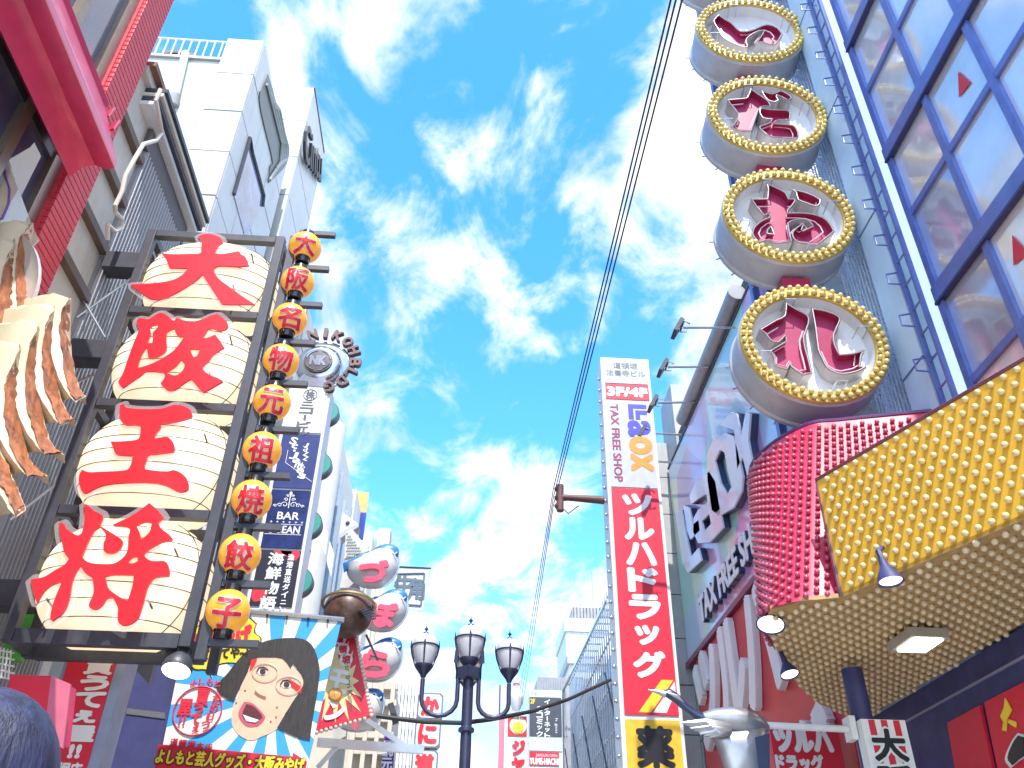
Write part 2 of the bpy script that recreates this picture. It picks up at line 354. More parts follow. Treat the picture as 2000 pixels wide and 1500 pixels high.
xpoly('window', mat('blue_glass', (.20, .25, .42), .05, var=.4, scale=2, coat=.8), wb, Z1([(1395, 770), (1410, 850), (1470, 1090), (1468, 1130), (1370, 1330), (1305, 1085)]), WX+.02, -.03)
wf = [XP(a, b, WX+.03) for a, b in Z1([(1305, 1085), (1395, 770), (1408, 850), (1472, 1090), (1465, 1150)])]
MB().tube(wf, .035, 6).build('window_frame', DKF, wb)
# second block
c2 = YP(613, 172, yend+.3); c2l = YP(548, 172, yend+.3).x; ye2 = XP(632, 300, c2.x).y
wc = thing('white_office_block', 'white panelled block with black script lettering on its street side', 'building', (c2.x-2, yend+1, 0))
box('wall', DARKGAP, wc, -9, c2.x-.02, yend+.32, ye2, 0, c2.z-.01)
for r_ in range(15):
    z1 = c2.z-r_*1.15; z0 = z1-1.125
    if z0 < 1: break
    box('panel', WTILE, wc, c2l-1.2, c2l+.2, yend+.3, yend+.34, z0, z1); box('panel', WTILE, wc, c2l+.205, c2.x, yend+.3, yend+.34, z0, z1)
    box('panel', WTILE, wc, c2.x-.03, c2.x+.004, yend+.345, ye2, z0, z1)
box('roof_edge', DKF, wc, c2.x-.1, c2.x+.02, yend+.3, ye2, c2.z+.001, c2.z+.06)
lt = MB(); a_, b_ = XP(612, 330, c2.x+.12), XP(622, 262, c2.x+.12)
mid = (a_+b_)/2; letters(lt, 'Cintu', XP(614, 300, c2.x+.12), (0, .62, .42), (0, -.55, .8), 1.9, .8, .06, .018)
lt.build('lettering', BLK, wc)

# ---- big lantern sign
LY = 6.0
ls = thing('lantern_sign_frame', 'black steel frame holding four big lanterns, bolted to the left facade', 'sign frame', (-2.55, LY+.25, 3.5))
A, B_, C_, D_ = YP(293, 455, LY), YP(548, 464, LY), YP(24, 1252, LY), YP(364, 1268, LY)
xl, xr, zb_, zt = (A.x+C_.x)/2, (B_.x+D_.x)/2, (C_.z+D_.z)/2, (A.z+B_.z)/2
fd = .36
for x in (xl, xr):
    for y in (LY, LY+fd): box('post', DKF, ls, x-.04, x+.04, y-.04, y+.04, zb_, zt, .004)
lev = [zb_+.04, YP(200, 1000, LY).z, YP(280, 792, LY).z, YP(345, 612, LY).z, zt-.04]
for i, z in enumerate(lev):
    h = .07 if i else .10
    for y in (LY, LY+fd): box('rail', DKF, ls, xl+.045, xr-.045, y-.035, y+.035, z-h/2, z+h/2)
    for x in (xl, xr): box('tie', DKF, ls, x-.03, x+.03, LY+.045, LY+fd-.045, z-.035, z+.035)
for (a, b) in [(95, 512), (130, 690), (0, 1165)]:
    z = YP(a, b, LY+.3).z; box('arm', DKF, ls, FX, xl-.045, LY+.2, LY+.38, z-.10, z+.10, .006)
MB().plate([[YP(a, b, LY+.18) for a, b in zoomed(0, 420, .1333, [(960, 370), (1110, 560), (1060, 640), (820, 700)])]], (0, .02, 0)).build('bracket', mat('bracket_blue', (.22, .27, .34), .4, metal=.5), ls)
for pa, pb in [((135, 540), (205, 660)), ((150, 620), (255, 545)), ((105, 770), (185, 730)), ((20, 1015), (110, 945))]:
    MB().tube([YP(*pa, LY+.25), YP(*pb, LY+.2)], .012, 6).build('stay_rod', STEEL, ls)
sm0 = YP(562, 455, LY).x; smx = YP(560, 640, LY).x
LANT = mat('lantern_skin', (.78, .68, .48), .4, var=.12, scale=2.2, emit=.42, ecol=(1, .84, .58))
HOOP = mat('hoop', (.10, .085, .06), .5)
ACR = mat('clear_acrylic', (.85, .75, .75), .08, alpha=.28, var=.02)
def sup(t, n): c, s_ = math.cos(t), math.sin(t); return math.copysign(abs(c)**(2/n), c), math.copysign(abs(s_)**(2/n), s_)
GL = {
 '大': (240, 440, .16, [[(920, 130), (1000, 105), (1090, 110), (1190, 150), (1220, 210), (1160, 250), (1120, 340), (1200, 350), (1400, 320), (1440, 350), (1500, 390), (1540, 490), (1400, 500), (1180, 490), (1110, 520), (1120, 580), (1180, 660), (1300, 750), (1450, 860), (1610, 965), (1500, 960), (1230, 960), (1180, 920), (1100, 800), (1010, 660), (968, 595), (900, 660), (720, 780), (520, 880), (400, 900), (310, 880), (180, 790), (90, 720), (300, 710), (500, 690), (640, 655), (740, 590), (795, 520), (600, 515), (560, 500), (530, 420), (470, 335), (560, 350), (920, 345), (955, 290), (955, 190)]]),
 '阪': (210, 600, .15, [[(380, 180), (420, 140), (530, 155), (620, 100), (700, 70), (780, 110), (830, 155), (865, 180), (905, 140), (1000, 170), (1110, 185), (1250, 150), (1340, 110), (1430, 90), (1490, 130), (1560, 200), (1560, 260), (1500, 300), (1440, 300), (1380, 275), (1310, 280), (1280, 330), (1230, 390), (1290, 400), (1400, 355), (1450, 420), (1520, 525), (1440, 570), (1370, 620), (1320, 690), (1240, 770), (1260, 830), (1330, 880), (1440, 925), (1500, 965), (1420, 1010), (1250, 1108), (1200, 1070), (1100, 950), (1060, 945), (960, 1010), (880, 1070), (790, 1080), (720, 1030), (690, 990), (740, 920), (745, 870), (690, 840), (510, 830), (440, 880), (320, 960), (200, 1045), (150, 1000), (145, 955), (200, 860), (300, 570), (400, 320), (420, 290), (390, 240)],
   [(545, 265), (600, 230), (650, 225), (650, 265), (590, 330), (590, 400), (580, 465), (510, 465), (555, 370), (560, 310)],
   [(870, 275), (885, 330), (930, 380), (1000, 370), (960, 440), (860, 560), (720, 660), (560, 740), (395, 790), (410, 710), (450, 600), (500, 525), (520, 580), (530, 660), (600, 660), (720, 600), (770, 540), (765, 400), (770, 330), (820, 290)],
   [(1080, 540), (1205, 545), (1165, 630), (1120, 650), (1085, 580)], [(950, 683), (1000, 740), (985, 810), (920, 875), (850, 885), (757, 845), (830, 805), (900, 750)]]),
 '王': (130, 770, .16, [[(650, 130), (700, 115), (730, 160), (900, 180), (1150, 175), (1300, 130), (1400, 135), (1500, 180), (1535, 250), (1500, 290), (1350, 330), (1140, 365), (1150, 400), (1100, 460), (1075, 510), (1080, 540), (1150, 525), (1230, 520), (1290, 570), (1320, 650), (1310, 700), (1200, 715), (1080, 730), (1000, 740), (975, 800), (950, 880), (960, 915), (1100, 935), (1240, 940), (1300, 925), (1380, 950), (1460, 1020), (1490, 1110), (1470, 1170), (1390, 1190), (1320, 1170), (1200, 1110), (1050, 1080), (800, 1075), (520, 1095), (360, 1140), (250, 1200), (190, 1190), (150, 1080), (155, 980), (190, 920), (270, 950), (420, 945), (700, 930), (770, 890), (800, 800), (805, 745), (720, 745), (605, 730), (570, 660), (535, 575), (650, 575), (850, 555), (895, 500), (905, 385), (820, 370), (720, 370), (660, 320), (645, 230)]]),
 '将': (40, 970, .19334, [[(640, 75), (680, 85), (740, 140), (825, 185), (825, 240), (800, 290), (880, 340), (960, 390), (1030, 445), (1020, 500), (960, 560), (890, 572), (840, 545), (840, 470), (860, 420), (855, 370), (800, 305), (740, 350), (690, 440), (640, 560), (618, 605), (680, 660), (800, 680), (940, 675), (1030, 620), (1080, 545), (1090, 420), (1108, 330), (1060, 305), (940, 295), (935, 280), (1080, 215), (1200, 140), (1300, 65), (1380, 130), (1450, 215), (1390, 260), (1420, 320), (1500, 380), (1540, 430), (1500, 450), (1430, 460), (1330, 510), (1255, 570), (1260, 610), (1330, 650), (1450, 650), (1490, 690), (1508, 760), (1500, 805), (1400, 810), (1340, 830), (1290, 900), (1260, 1000), (1230, 1110), (1190, 1220), (1120, 1280), (1040, 1300), (990, 1270), (980, 1200), (985, 1130), (960, 1070), (930, 1020), (870, 1030), (830, 1090), (770, 1135), (710, 1130), (690, 1090), (720, 1020), (740, 960), (735, 880), (720, 820), (660, 780), (600, 700), (560, 760), (520, 870), (500, 1000), (470, 1100), (420, 1180), (320, 1255), (300, 1230), (310, 1150), (350, 1020), (410, 880), (390, 865), (300, 900), (225, 970), (165, 1075), (140, 1000), (100, 840), (130, 830), (235, 810), (350, 740), (440, 690), (488, 630), (440, 560), (420, 470), (400, 380), (390, 270), (430, 270), (470, 330), (530, 370), (580, 390), (620, 360), (640, 270), (650, 160)],
   [(1170, 290), (1250, 260), (1325, 265), (1300, 360), (1220, 435), (1200, 360)], [(1080, 660), (1130, 615), (1180, 605), (1185, 650), (1130, 675)], [(855, 805), (950, 790), (1145, 795), (1130, 900), (1085, 1045), (1030, 1030), (900, 940), (870, 880)]]),
}
lcx = (xl+xr)/2
desc = {'大': 'topmost big cream lantern with the red character 大', '阪': 'second big cream lantern from the top, red character 阪', '王': 'third big cream lantern from the top, red character 王', '将': 'lowest big cream lantern with the red character 将'}
for i, ch in enumerate('大阪王将'):
    z0, z1 = lev[3-i]+.05, lev[4-i]-.05; cz = (z0+z1)/2; hh = (z1-z0)/2+.03; cyy = LY+.24; W2 = (xr-xl)/2+.02; D2 = .40
    lo = thing('big_lantern', desc[ch], 'lantern', (lcx, cyy, z0), 'big lanterns in the black frame')
    bd = MB(); n, m_ = 40, 14; prof = []
    for k in range(m_+1):
        t = -1+2*k/m_; s_ = (1-abs(t*.87)**2.15)**(1/2.05); prof.append((s_, t*hh))
    vs = []
    for s_, h in prof:
        for k in range(n): a, b = sup(2*PI*k/n, 2.35); vs.append((lcx+a*W2*s_, cyy+b*D2*s_, cz+h))
    fs = [(k*n+j, k*n+(j+1) % n, (k+1)*n+(j+1) % n, (k+1)*n+j) for k in range(m_) for j in range(n)]+[tuple(range(n))[::-1], tuple(range(m_*n, (m_+1)*n))]
    bd.add(vs, fs).build('skin', LANT, lo, smooth=True)
    for k in range(1, 8):
        t = -1+2*k/8; s_ = (1-abs(t*.87)**2.15)**(1/2.05)*1.006
        ring = [(lcx+sup(2*PI*j/n, 2.35)[0]*W2*s_, cyy+sup(2*PI*j/n, 2.35)[1]*D2*s_, cz+t*hh) for j in range(n)]; ring.append(ring[0])
        MB().tube(ring, .0038, 5, False).build('hoop', HOOP, lo)
    for ang in (-.5,):
        ln_ = []
        for k in range(m_+1):
            s_, h = prof[k]; a, b = sup(ang, 2.35); ln_.append((lcx+a*W2*s_*1.006, cyy+b*D2*s_*1.006, cz+h))
        MB().tube(ln_, .004, 5).build('seam_wire', HOOP, lo)
    x0_, y0_, s, lps = GL[ch]; fy = cyy-D2-.035
    L3 = [[YP(a, b, fy) for a, b in zoomed(x0_, y0_, s, dens_loop(lp, 3))] for lp in lps]
    MB().plate(L3, (0, .02, 0)).build('character', RED, lo)
    o2 = L3[0]; cen = sum(o2, Vector())/len(o2); ou = []
    for k in range(len(o2)):
        d = (o2[(k+2) % len(o2)]-o2[k-2]); nv = Vector((d.z, 0, -d.x)).normalized(); ou.append(nv)
    area = sum(o2[k].x*o2[(k+1) % len(o2)].z-o2[(k+1) % len(o2)].x*o2[k].z for k in range(len(o2)))
    sg = 1 if area > 0 else -1
    rim = MB(); nn = len(o2); rim.add([q+Vector((0, .018, 0)) for q in o2]+[o2[k]+ou[k]*(.04*sg)+Vector((0, .018, 0)) for k in range(nn)], [(k, (k+1) % nn, nn+(k+1) % nn, nn+k) for k in range(nn)])
    rim.build('acrylic_edge', ACR, lo)
    for (dx, dz) in ((-.35, -.3), (.33, -.28), (.42, .15)): MB().tube([(lcx+dx, fy+.02, cz+dz*.9), (lcx+dx, cyy-.2, cz+dz*.9-.03)], .008, 5).build('stand_off', BRN, lo)

# ---- small lantern row
sx = YP(566, 625, LY).x; px_ = (YP(548, 480, LY).x+YP(372, 1268, LY).x)/2+.10
sf = thing('small_lantern_rack', 'slim black post with short bars carrying small orange lanterns', 'sign frame', (px_, LY, 3.3))
box('post', DKF, sf, px_-.035, px_+.035, LY-.035, LY+.035, YP(395, 1290, LY).z, zt+.02)
box('post', DKF, sf, px_-.035, px_+.035, LY+.3, LY+.36, YP(395, 1290, LY).z, zt+.02)
ORG = mat('orange_lantern', (.88, .40, .04), .38, var=.14, scale=7, emit=.16, ecol=(1, .45, .05), bump=.1)
BLKP = mat('black_plastic', (.015, .015, .018), .2, coat=.5)
cents = [(593, 484), (577, 552), (566, 625), (545, 706), (527, 787), (505, 880), (485, 976), (460, 1083), (437, 1194)]
words = ['topmost', 'second', 'third', 'fourth', 'fifth', 'sixth', 'seventh', 'eighth', 'lowest']
SWH = mat('white_outline', (.75, .66, .6), .5)
SR = .152
for i, ((a, b), ch) in enumerate(zip(cents, '大阪名物元祖焼餃子')):
    c = YP(a, b, LY); c.x = sx; 
    o = thing('small_lantern', f'{words[i]} small orange lantern in the hanging row, red character {ch}', 'lantern', c, 'small orange lanterns')
    MB().lathe(c, [(SR*math.cos(t)*(1.0+.012*(k % 2)), SR*1.03*math.sin(t)) for k, t in enumerate([-1.2+2.4*k/18 for k in range(19)])], 26).build('skin', ORG, o, smooth=True)
    MB().lathe(c-Vector((0, 0, SR*.96+.06)), [(.058, 0), (.064, .01), (.064, .055), (.07, .06), (.072, .075)], 18).build('cap', BLKP, o, smooth=True)
    MB().lathe(c+Vector((0, 0, SR*.93)), [(.07, 0), (.064, .03), (.062, .05), (.012, .055), (.012, .1)], 18).build('top_cap', BLKP, o, smooth=True)
    for m_, bold, eps, nm in ((SWH, .017, .004, 'outline'), (RED, .0065, .009, 'character')):
        t = MB(); letters(t, ch, (0, 0, .0), XR, UPZ, .175, .19, 0, bold*.8)
        me = bpy.data.meshes.new(nm); me.from_pydata([tuple(v) for v in t.v], [], t.f); bm = bmesh.new(); bm.from_mesh(me)
        for _ in range(2):
            le = [e for e in bm.edges if e.calc_length() > .05]
            if le: bmesh.ops.subdivide_edges(bm, edges=le, cuts=1); bmesh.ops.triangulate(bm, faces=bm.faces)
        th = .22; tl = .42
        for v in bm.verts:
            x, z, e = v.co.x, v.co.z, -v.co.y
            yy = -math.sqrt(max(SR*SR*1.03-x*x-z*z, .0009)); k = (SR+eps+e*.8)/SR
            y2, z2 = yy*math.cos(tl)-z*math.sin(tl)*-1*-1, yy*math.sin(tl)+z*math.cos(tl); v.co = Vector((x*math.cos(th)-y2*math.sin(th), x*math.sin(th)+y2*math.cos(th), z2))*k
        bm.to_mesh(me); bm.free(); me.materials.append(m_); q = bpy.data.objects.new(nm, me); COL.objects.link(q); q.parent = o
for (a, b) in [(598, 456), (585, 523), (573, 594), (556, 668), (538, 748), (515, 838), (495, 928), (470, 1028), (445, 1140), (425, 1256)]:
    z = YP(a, b, LY).z; box('bar', DKF, sf, px_+.036, sx+.26, LY-.02, LY+.03, z-.025, z+.025)

# ---- giant dumplings on a dish
GY = 4.1
DOUGH = mat('dumpling_skin', (.70, .58, .39), .45, var=.08, scale=5, bump=.15)
SEAR = mat('seared_crust', (.44, .15, .06), .5, var=.45, scale=7, bump=.5, stretch=(3, 3, .8))
gz = [('rightmost giant dumpling with seared brown side', [(385, 470), (345, 540), (335, 650), (350, 800), (380, 950), (420, 1040)], [(393, 460), (387, 560), (388, 700), (410, 850), (440, 960), (475, 1005)], 190, .24),
      ('second giant dumpling from the right, seared side showing', [(300, 530), (250, 640), (235, 780), (250, 930), (290, 1070), (340, 1170)], [(305, 500), (300, 650), (305, 820), (330, 980), (370, 1090), (412, 1140)], 220, .16),
      ('third giant dumpling from the right, long seared side', [(215, 620), (160, 750), (140, 880), (150, 1050), (190, 1220), (250, 1330)], [(220, 600), (210, 780), (215, 950), (245, 1150), (290, 1280), (355, 1330)], 220, .08),
      ('fourth giant dumpling from the right, at the picture edge', [(110, 740), (50, 880), (25, 1000), (30, 1150), (80, 1330), (150, 1450)], [(115, 720), (105, 880), (110, 1050), (130, 1250), (180, 1390), (262, 1450)], 220, 0.),
      ('lowest giant dumpling, only its curled seared tip showing', [(-70, 1150), (-90, 1300), (-60, 1420), (0, 1500), (60, 1600), (90, 1680)], [(-20, 1130), (0, 1280), (40, 1400), (75, 1480), (110, 1560), (140, 1640)], 200, -.08),
      ('upper giant dumpling behind the others, beside the striped banner', [(165, 60), (110, 130), (90, 250), (85, 400), (95, 500), (105, 590)], [(182, 35), (165, 150), (155, 300), (163, 420), (170, 480), (172, 540)], 190, .36),
      ('upper leftmost giant dumpling cut by the picture edge', [(80, 160), (30, 260), (5, 380), (-10, 480), (-10, 580), (0, 640)], [(85, 130), (80, 260), (75, 400), (80, 500), (78, 570), (62, 630)], 170, .28)]
for lab, Lc, Rc, wid, dy in gz:
    y0 = GY+dy; Lp = Z2(Lc); Rp = Z2(Rc); o = thing('giant_dumpling', lab, 'dumpling', YP(*Lp[-1], y0+.2), 'giant dumplings on the left')
    def interp(P, t):
        f = t*(len(P)-1); i = min(int(f), len(P)-2); f -= i
        p0, p1, p2, p3 = P[max(i-1, 0)], P[i], P[i+1], P[min(i+2, len(P)-1)]
        return tuple(.5*(2*p1[k]+(p2[k]-p0[k])*f+(2*p0[k]-5*p1[k]+4*p2[k]-p3[k])*f*f+(3*p1[k]-p0[k]-3*p2[k]+p3[k])*f**3) for k in (0, 1))
    K = 26; face = MB(); fv = []; sk = MB(); sv = []
    for k in range(K+1):
        t = k/K; l, r = interp(Lp, t), interp(Rp, t); jit = random.uniform(-1.6, 1.6) if 0 < k < K else 0
        PL, PR = YP(l[0]+jit, l[1], y0), YP(r[0]+jit, r[1], y0+.10)
        for j in range(5):
            q = PL.lerp(PR, j/4); fv.append(q+Vector((random.uniform(-.006, .006), random.uniform(-.012, .004) if 0 < j < 4 else 0, random.uniform(-.008, .008))))
        wd = wid*.55*(.55+.45*math.sin(PI*min(1, .30+.75*t)))*(1-.45*t)
        PC = YP(l[0]-wd*.55, l[1]-4, y0+.05); PC2 = YP(l[0]-wd, l[1], y0+.22); PB = YP(r[0]-wd*.5, r[1]-6, y0+.45); PE = PR+Vector((-.035, .12, 0))
        sv += [PL+Vector((-.004, .012, 0)), (PL+PC)/2+Vector((-.01, -.03, .02)), PC, PC2, PB, PE, PR+Vector((0, .014, 0))]
    face.add(fv, [(k*5+j, k*5+j+1, (k+1)*5+j+1, (k+1)*5+j) for k in range(K) for j in range(4)])
    sk.add(sv, [(k*7+j, k*7+(j+1) % 7, (k+1)*7+(j+1) % 7, (k+1)*7+j) for k in range(K) for j in range(7)]+[tuple(range(7)), tuple(range(K*7, K*7+7))])
    # puffed top
    sk.build('dough', DOUGH, o, smooth=True); face.build('seared_side', SEAR, o, smooth=True)
dc = YP(-45, 590, GY+.62)
single(MB().lathe(dc, [(.02, 0), (.36, -.01), (.48, -.05), (.54, -.10), (.54, -.13), (.46, -.08), (.02, -.04)], 40, axis=(.25, .93, .1), sx=1., sy=1.15), 'serving_dish', mat('white_china', (.60, .58, .54), .25, coat=.4), 'white oval dish behind the giant dumplings', 'dish', smooth=True)
bn = thing('striped_banner', 'white cloth banner with beige diagonal stripes at the left picture edge', 'banner', YP(0, 480, 4.66))
flat('cloth', WHT, bn, [(-60, 220), (0, 270), (20, 320), (40, 380), (62, 440), (76, 468), (55, 490), (-60, 500)], 4.66, 0, .01)
for st in ([(18, 325), (36, 370), (-20, 470), (-50, 470)], [(55, 422), (76, 468), (55, 490), (25, 495)]): flat('stripe', mat('beige_print', (.62, .47, .36), .6), bn, st, 4.66, .004)
MB().tube(front([(0, 308), (8, 318), (12, 345), (20, 372), (18, 400), (6, 428), (0, 430)], 4.66, -.012), .008, 6).build('outline', mat('purple_print', (.18, .08, .35), .5), bn)

# ---- tower sign of the office building (vertical, four panels and a chrome dome)
NY = 11.0
nk = thing('vertical_tower_sign', 'tall white vertical sign with chrome dome and stacked shop panels beside the small lanterns', 'sign', (-2.55, NY, 0))
a, b = YP(560, 755, NY), YP(640, 755, NY); nx0, nx1 = (a.x+YP(497, 1185, NY).x)/2, (b.x+YP(577, 1185, NY).x)/2; nzt = a.z; nzb = YP(520, 1190, NY).z-2.6
box('casing', WHTM, nk, nx0-.03, nx1+.03, NY, NY+.35, nzb, nzt+.02)
zc = [YP(600, y, NY).z for y in (758, 848, 958, 1076, 1190)]
NKM = [WHT, mat('navy_print', (.035, .05, .19), .3, var=.15, coat=.3), mat('dark_blue_print', (.02, .035, .16), .25, var=.5, scale=3, coat=.4), mat('charcoal_print', (.02, .02, .04), .35)]
pans = []
for i in range(4): pans.append(box('panel', NKM[i], nk, nx0+.01, nx1-.01, NY-.02, NY-.003, zc[i+1]+.02, zc[i]-.015))
cxm = (nx0+nx1)/2; FY = NY-.024
GREYP = mat('grey_print', (.10, .10, .11), .5)
t = MB(); letters(t, '株', (cxm+.02, FY, zc[0]-.14), XR, UPZ, .13, .14, 0, .006); vletters(t, 'ニコービル', (cxm-.0, FY, zc[0]-.24), .2, .125, bold=.008)
t.tube([(cxm+.02+.10*math.cos(k*PI/10), FY, zc[0]-.14+.10*math.sin(k*PI/10)) for k in range(21)], .007, 5, False)
t.build('lettering', GREYP, pans[0])
t = MB()
for k, ch in enumerate('St.James'): letters(t, ch, (nx0+.19+.04*math.sin(k*.5)+max(0, k-3)*.055, FY, zc[1]-.14-k*.083), (1, 0, -.25), (.25, 0, 1), .10 if ch != '.' else .03, .12 if ch in 'SJ' else .08 if ch != '.' else .03, 0, .005)
for k, ch in enumerate('Jazz'): letters(t, ch, (nx1-.20+.01*k, FY, zc[1]-.2-k*.075), (1, 0, -.3), (.3, 0, 1), .07, .075)
for k, ch in enumerate('Club'): letters(t, ch, (nx1-.33+.05*k, FY, zc[1]-.43-k*.045), (1, 0, -.4), (.4, 0, 1), .05, .065)
t.tube([(nx0+.13+.0*k, FY, zc[1]-.3-.03*k) for k in range(8)]+[(nx0+.2+.05*k, FY, zc[1]-.56-.035*k) for k in range(8)], .004, 4)
t.build('lettering', WHT, pans[1])
t = MB(); letters(t, 'BAR', (cxm+.02, FY, zc[2]-.42), XR, UPZ, .30, .11, 0, .003); letters(t, 'OCEAN', (cxm-.01, FY, zc[2]-.63), XR, UPZ, .44, .11, 0, .003)
t.box(cxm-.26, cxm+.24, FY-.001, FY, zc[2]-.555, zc[2]-.548); t.box(cxm-.26, cxm+.24, FY-.001, FY, zc[2]-.705, zc[2]-.698)
for k in range(6): letters(t, '+', (cxm-.2+.085*k, FY, zc[2]-.515), XR, UPZ, .035, .035)
for sg in (-1, 1):
    for (r0, ox, oz) in ((.05, .06, -.25), (.035, .13, -.26), (.03, .05, -.17), (.025, .19, -.27), (.022, .035, -.11)):
        t.tube([(cxm+sg*(ox+r0*(1-k/16)*math.cos(k*.55)), FY, zc[2]+oz+r0*(1-k/16)*math.sin(k*.55)) for k in range(14)], .006, 4)
t.ball((cxm, FY, zc[2]-.07), .02, .003, .03); t.box(cxm-.006, cxm+.006, FY-.002, FY, zc[2]-.3, zc[2]-.09)
t.build('lettering', WHT, pans[2])
t = MB(); vletters(t, '海鮮物語', (nx0+.25, FY, zc[3]-.04), .2, .205, bold=.006); vletters(t, '漁港直送ダイニン', (nx1-.13, FY, zc[3]-.06), .085, .105, bold=.003); t.build('lettering', WHT, pans[3])
t = MB()
for (x, z, r) in ((nx0+.1, zc[4]+.2, .13), (nx1-.1, zc[3]-.06, .1), (nx1-.2, zc[3]-.03, .07), (nx0+.3, zc[3]-.03, .09)):
    lp = [(min(max(x+r*(1+.25*math.sin(5*k))*math.cos(k*PI/9), nx0+.02), nx1-.02), FY+.002, min(max(z+r*(1+.2*math.cos(3*k))*math.sin(k*PI/9), zc[4]+.03), zc[3]-.02)) for k in range(18)]; MB().plate([lp], (0, 0, 0)).build('ink_blot', REDP, pans[3])
dcn = YP(622, 708, NY); R0 = .37
dm = MB().lathe(dcn+Vector((0, .25, 0)), [(R0*.97, 0), (R0, .1), (R0*.985, .2), (R0*.9, .25), (R0*.72, .275), (R0*.5, .28)], 40, axis=(0, -1, 0)).build('dome', CHROME, nk, smooth=True)
MB().plate([[(nx0-.02, NY-.01, nzt+.021), (nx1+.02, NY-.01, nzt+.021), (nx1-.16, NY-.01, dcn.z-R0*.6), (nx0+.16, NY-.01, dcn.z-R0*.6)]], (0, .2, 0)).build('neck', CHROME, nk)
MB().lathe(dcn+Vector((0, -.028, 0)), [(.225, 0), (.225, .03), (.20, .035)], 36, axis=(0, -1, 0)).build('medallion', mat('medallion_grey', (.10, .08, .085), .5, metal=.1), dm, smooth=True)
t = MB(); letters(t, 'NK', dcn+Vector((0, -.068, 0)), XR, UPZ, .24, .17, .004, .012)
t.build('lettering', CHROME, dm)
t = MB()
for k0 in range(4): t.tube([dcn+Vector((.19*math.cos(q), -.066, .19*math.sin(q))) for q in [k0*PI/2+.15+j*.09 for j in range(14)]], .010, 5)
t.build('ring_arc', CHROME, dm)
BRZ = mat('bronze_letters', (.14, .085, .08), .4, metal=.4)
for k, ch in enumerate('NIKOHBLDG'):
    an = math.radians(112-k*22-(0 if k < 5 else 4)); rr = .54; c = dcn+Vector((.04+rr*math.cos(an), -.06, rr*math.sin(an)+.02))
    t = MB(); letters(t, ch, c, (math.sin(an), 0, -math.cos(an)), (math.cos(an), 0, math.sin(an)), .045 if ch == 'I' else .14, .17, .09, .009); t.build('letter', BRZ, nk)
MB().tube([dcn+Vector((.04+.45*math.cos(math.radians(q)), .08, .45*math.sin(math.radians(q)))) for q in range(-75, 120, 8)], .025, 6).build('letter_rail', STEEL, nk, smooth=True)

# ---- buildings going down the left side
def facade(name, label, x, y0, y1, ztop, m, wins=None, wm=None, trims=True, zlo=4):
    o = thing(name, label, 'building', (x-3, (y0+y1)/2, 0)); box('wall', m, o, x-6, x, y0, y1, 0, ztop)
    for (ya, yb_, za, zb) in wins or []:
        wv = box('window', wm or GLASSD, o, x-.05, x+.012, ya, yb_, za, zb)
        if trims:
            box('frame', BLUET, wv, x-.05, x+.09, ya-.09, ya-.005, za-.05, zb+.08); box('frame', BLUET, wv, x-.05, x+.09, yb_+.005, yb_+.09, za-.05, zb+.08); box('sill', BLUET, wv, x-.05, x+.12, ya-.09, yb_+.09, za-.14, za-.052)
    return o
BLUET = mat('blue_trim', (.36, .44, .54), .35, metal=.3)
BX = -3.9
CONC = mat('pale_concrete', (.60, .58, .54), .75, var=.06, scale=1.5, grime=.3, bump=.06)
zA = XP(652, 835, BX).z; zB = XP(668, 870, BX).z; zC = XP(690, 950, BX).z; zD = XP(705, 1020, BX).z
yA0 = XP(610, 900, BX).y; yA1 = XP(652, 835, BX).y
ba = facade('rounded_corner_building', 'pale concrete building with rounded corner and round green floor signs', BX, 15.2, yA1, zA, CONC, [(16.2, 17.0, z, z+1.9) for z in (3, 6, 9, 12)], trims=False)
for z in (4.6, 7.4, 10.2, 13): box('joint', DARKGAP, ba, BX-.01, BX+.006, 15.2, yA1, z, z+.03)
MB().tube([(BX+.02, yA1-.1, 0), (BX+.02, yA1-.1, zA-.02)], .34, 24).build('rounded_corner', CONC, ba, smooth=True)
bb_ = facade('blue_trimmed_building', 'narrow pale building with tall slot windows in blue trim', BX+.05, yA1+.3, XP(690, 950, BX).y, zB, CONC, [(yA1+1.2, yA1+1.9, 3, zB-.9), (yA1+3.2, yA1+3.8, 3, zB-1.2)])
bc = facade('far_slot_window_building', 'farther pale building with a dark vertical window slot', BX+.1, XP(690, 950, BX).y+.2, XP(705, 1020, BX).y, zC, CONC, [(27, 27.8, 4, zC-1)])
bd_ = facade('cream_pipe_building', 'far cream building with rooftop pipes behind the fish signs', BX+.3, 30, 36, YP(712, 1040, 30).z, CREAM, [(31.2, 32.4, z, z+1.5) for z in (5, 8, 11)], trims=False)
zt_ = YP(712, 1040, 30).z
for k in range(3): MB().tube([(BX+.5+.16*k, 30.5, 6), (BX+.5+.16*k, 30.5, zt_+.3), (BX+.5+.16*k, 30.9, zt_+.55), (BX+.5+.16*k, 31.5, zt_+.3)], .09, 8).build('pipe', CREAM, bd_, smooth=True)
q = YP(702, 1003, 27.5); fl = thing('flame_coloured_sign', 'small orange and blue sign at the far roofline on the left', 'sign', q)
box('panel', mat('orange_print', (.75, .35, .1), .5), fl, q.x-.25, q.x+.25, 27.4, 27.5, q.z, q.z+.8); box('panel', BLUEP, fl, q.x-.25, q.x+.25, 27.4, 27.5, q.z-1, q.z-.005)
GRN = mat('green_sign', (.05, .30, .25), .35, var=.08, coat=.3)
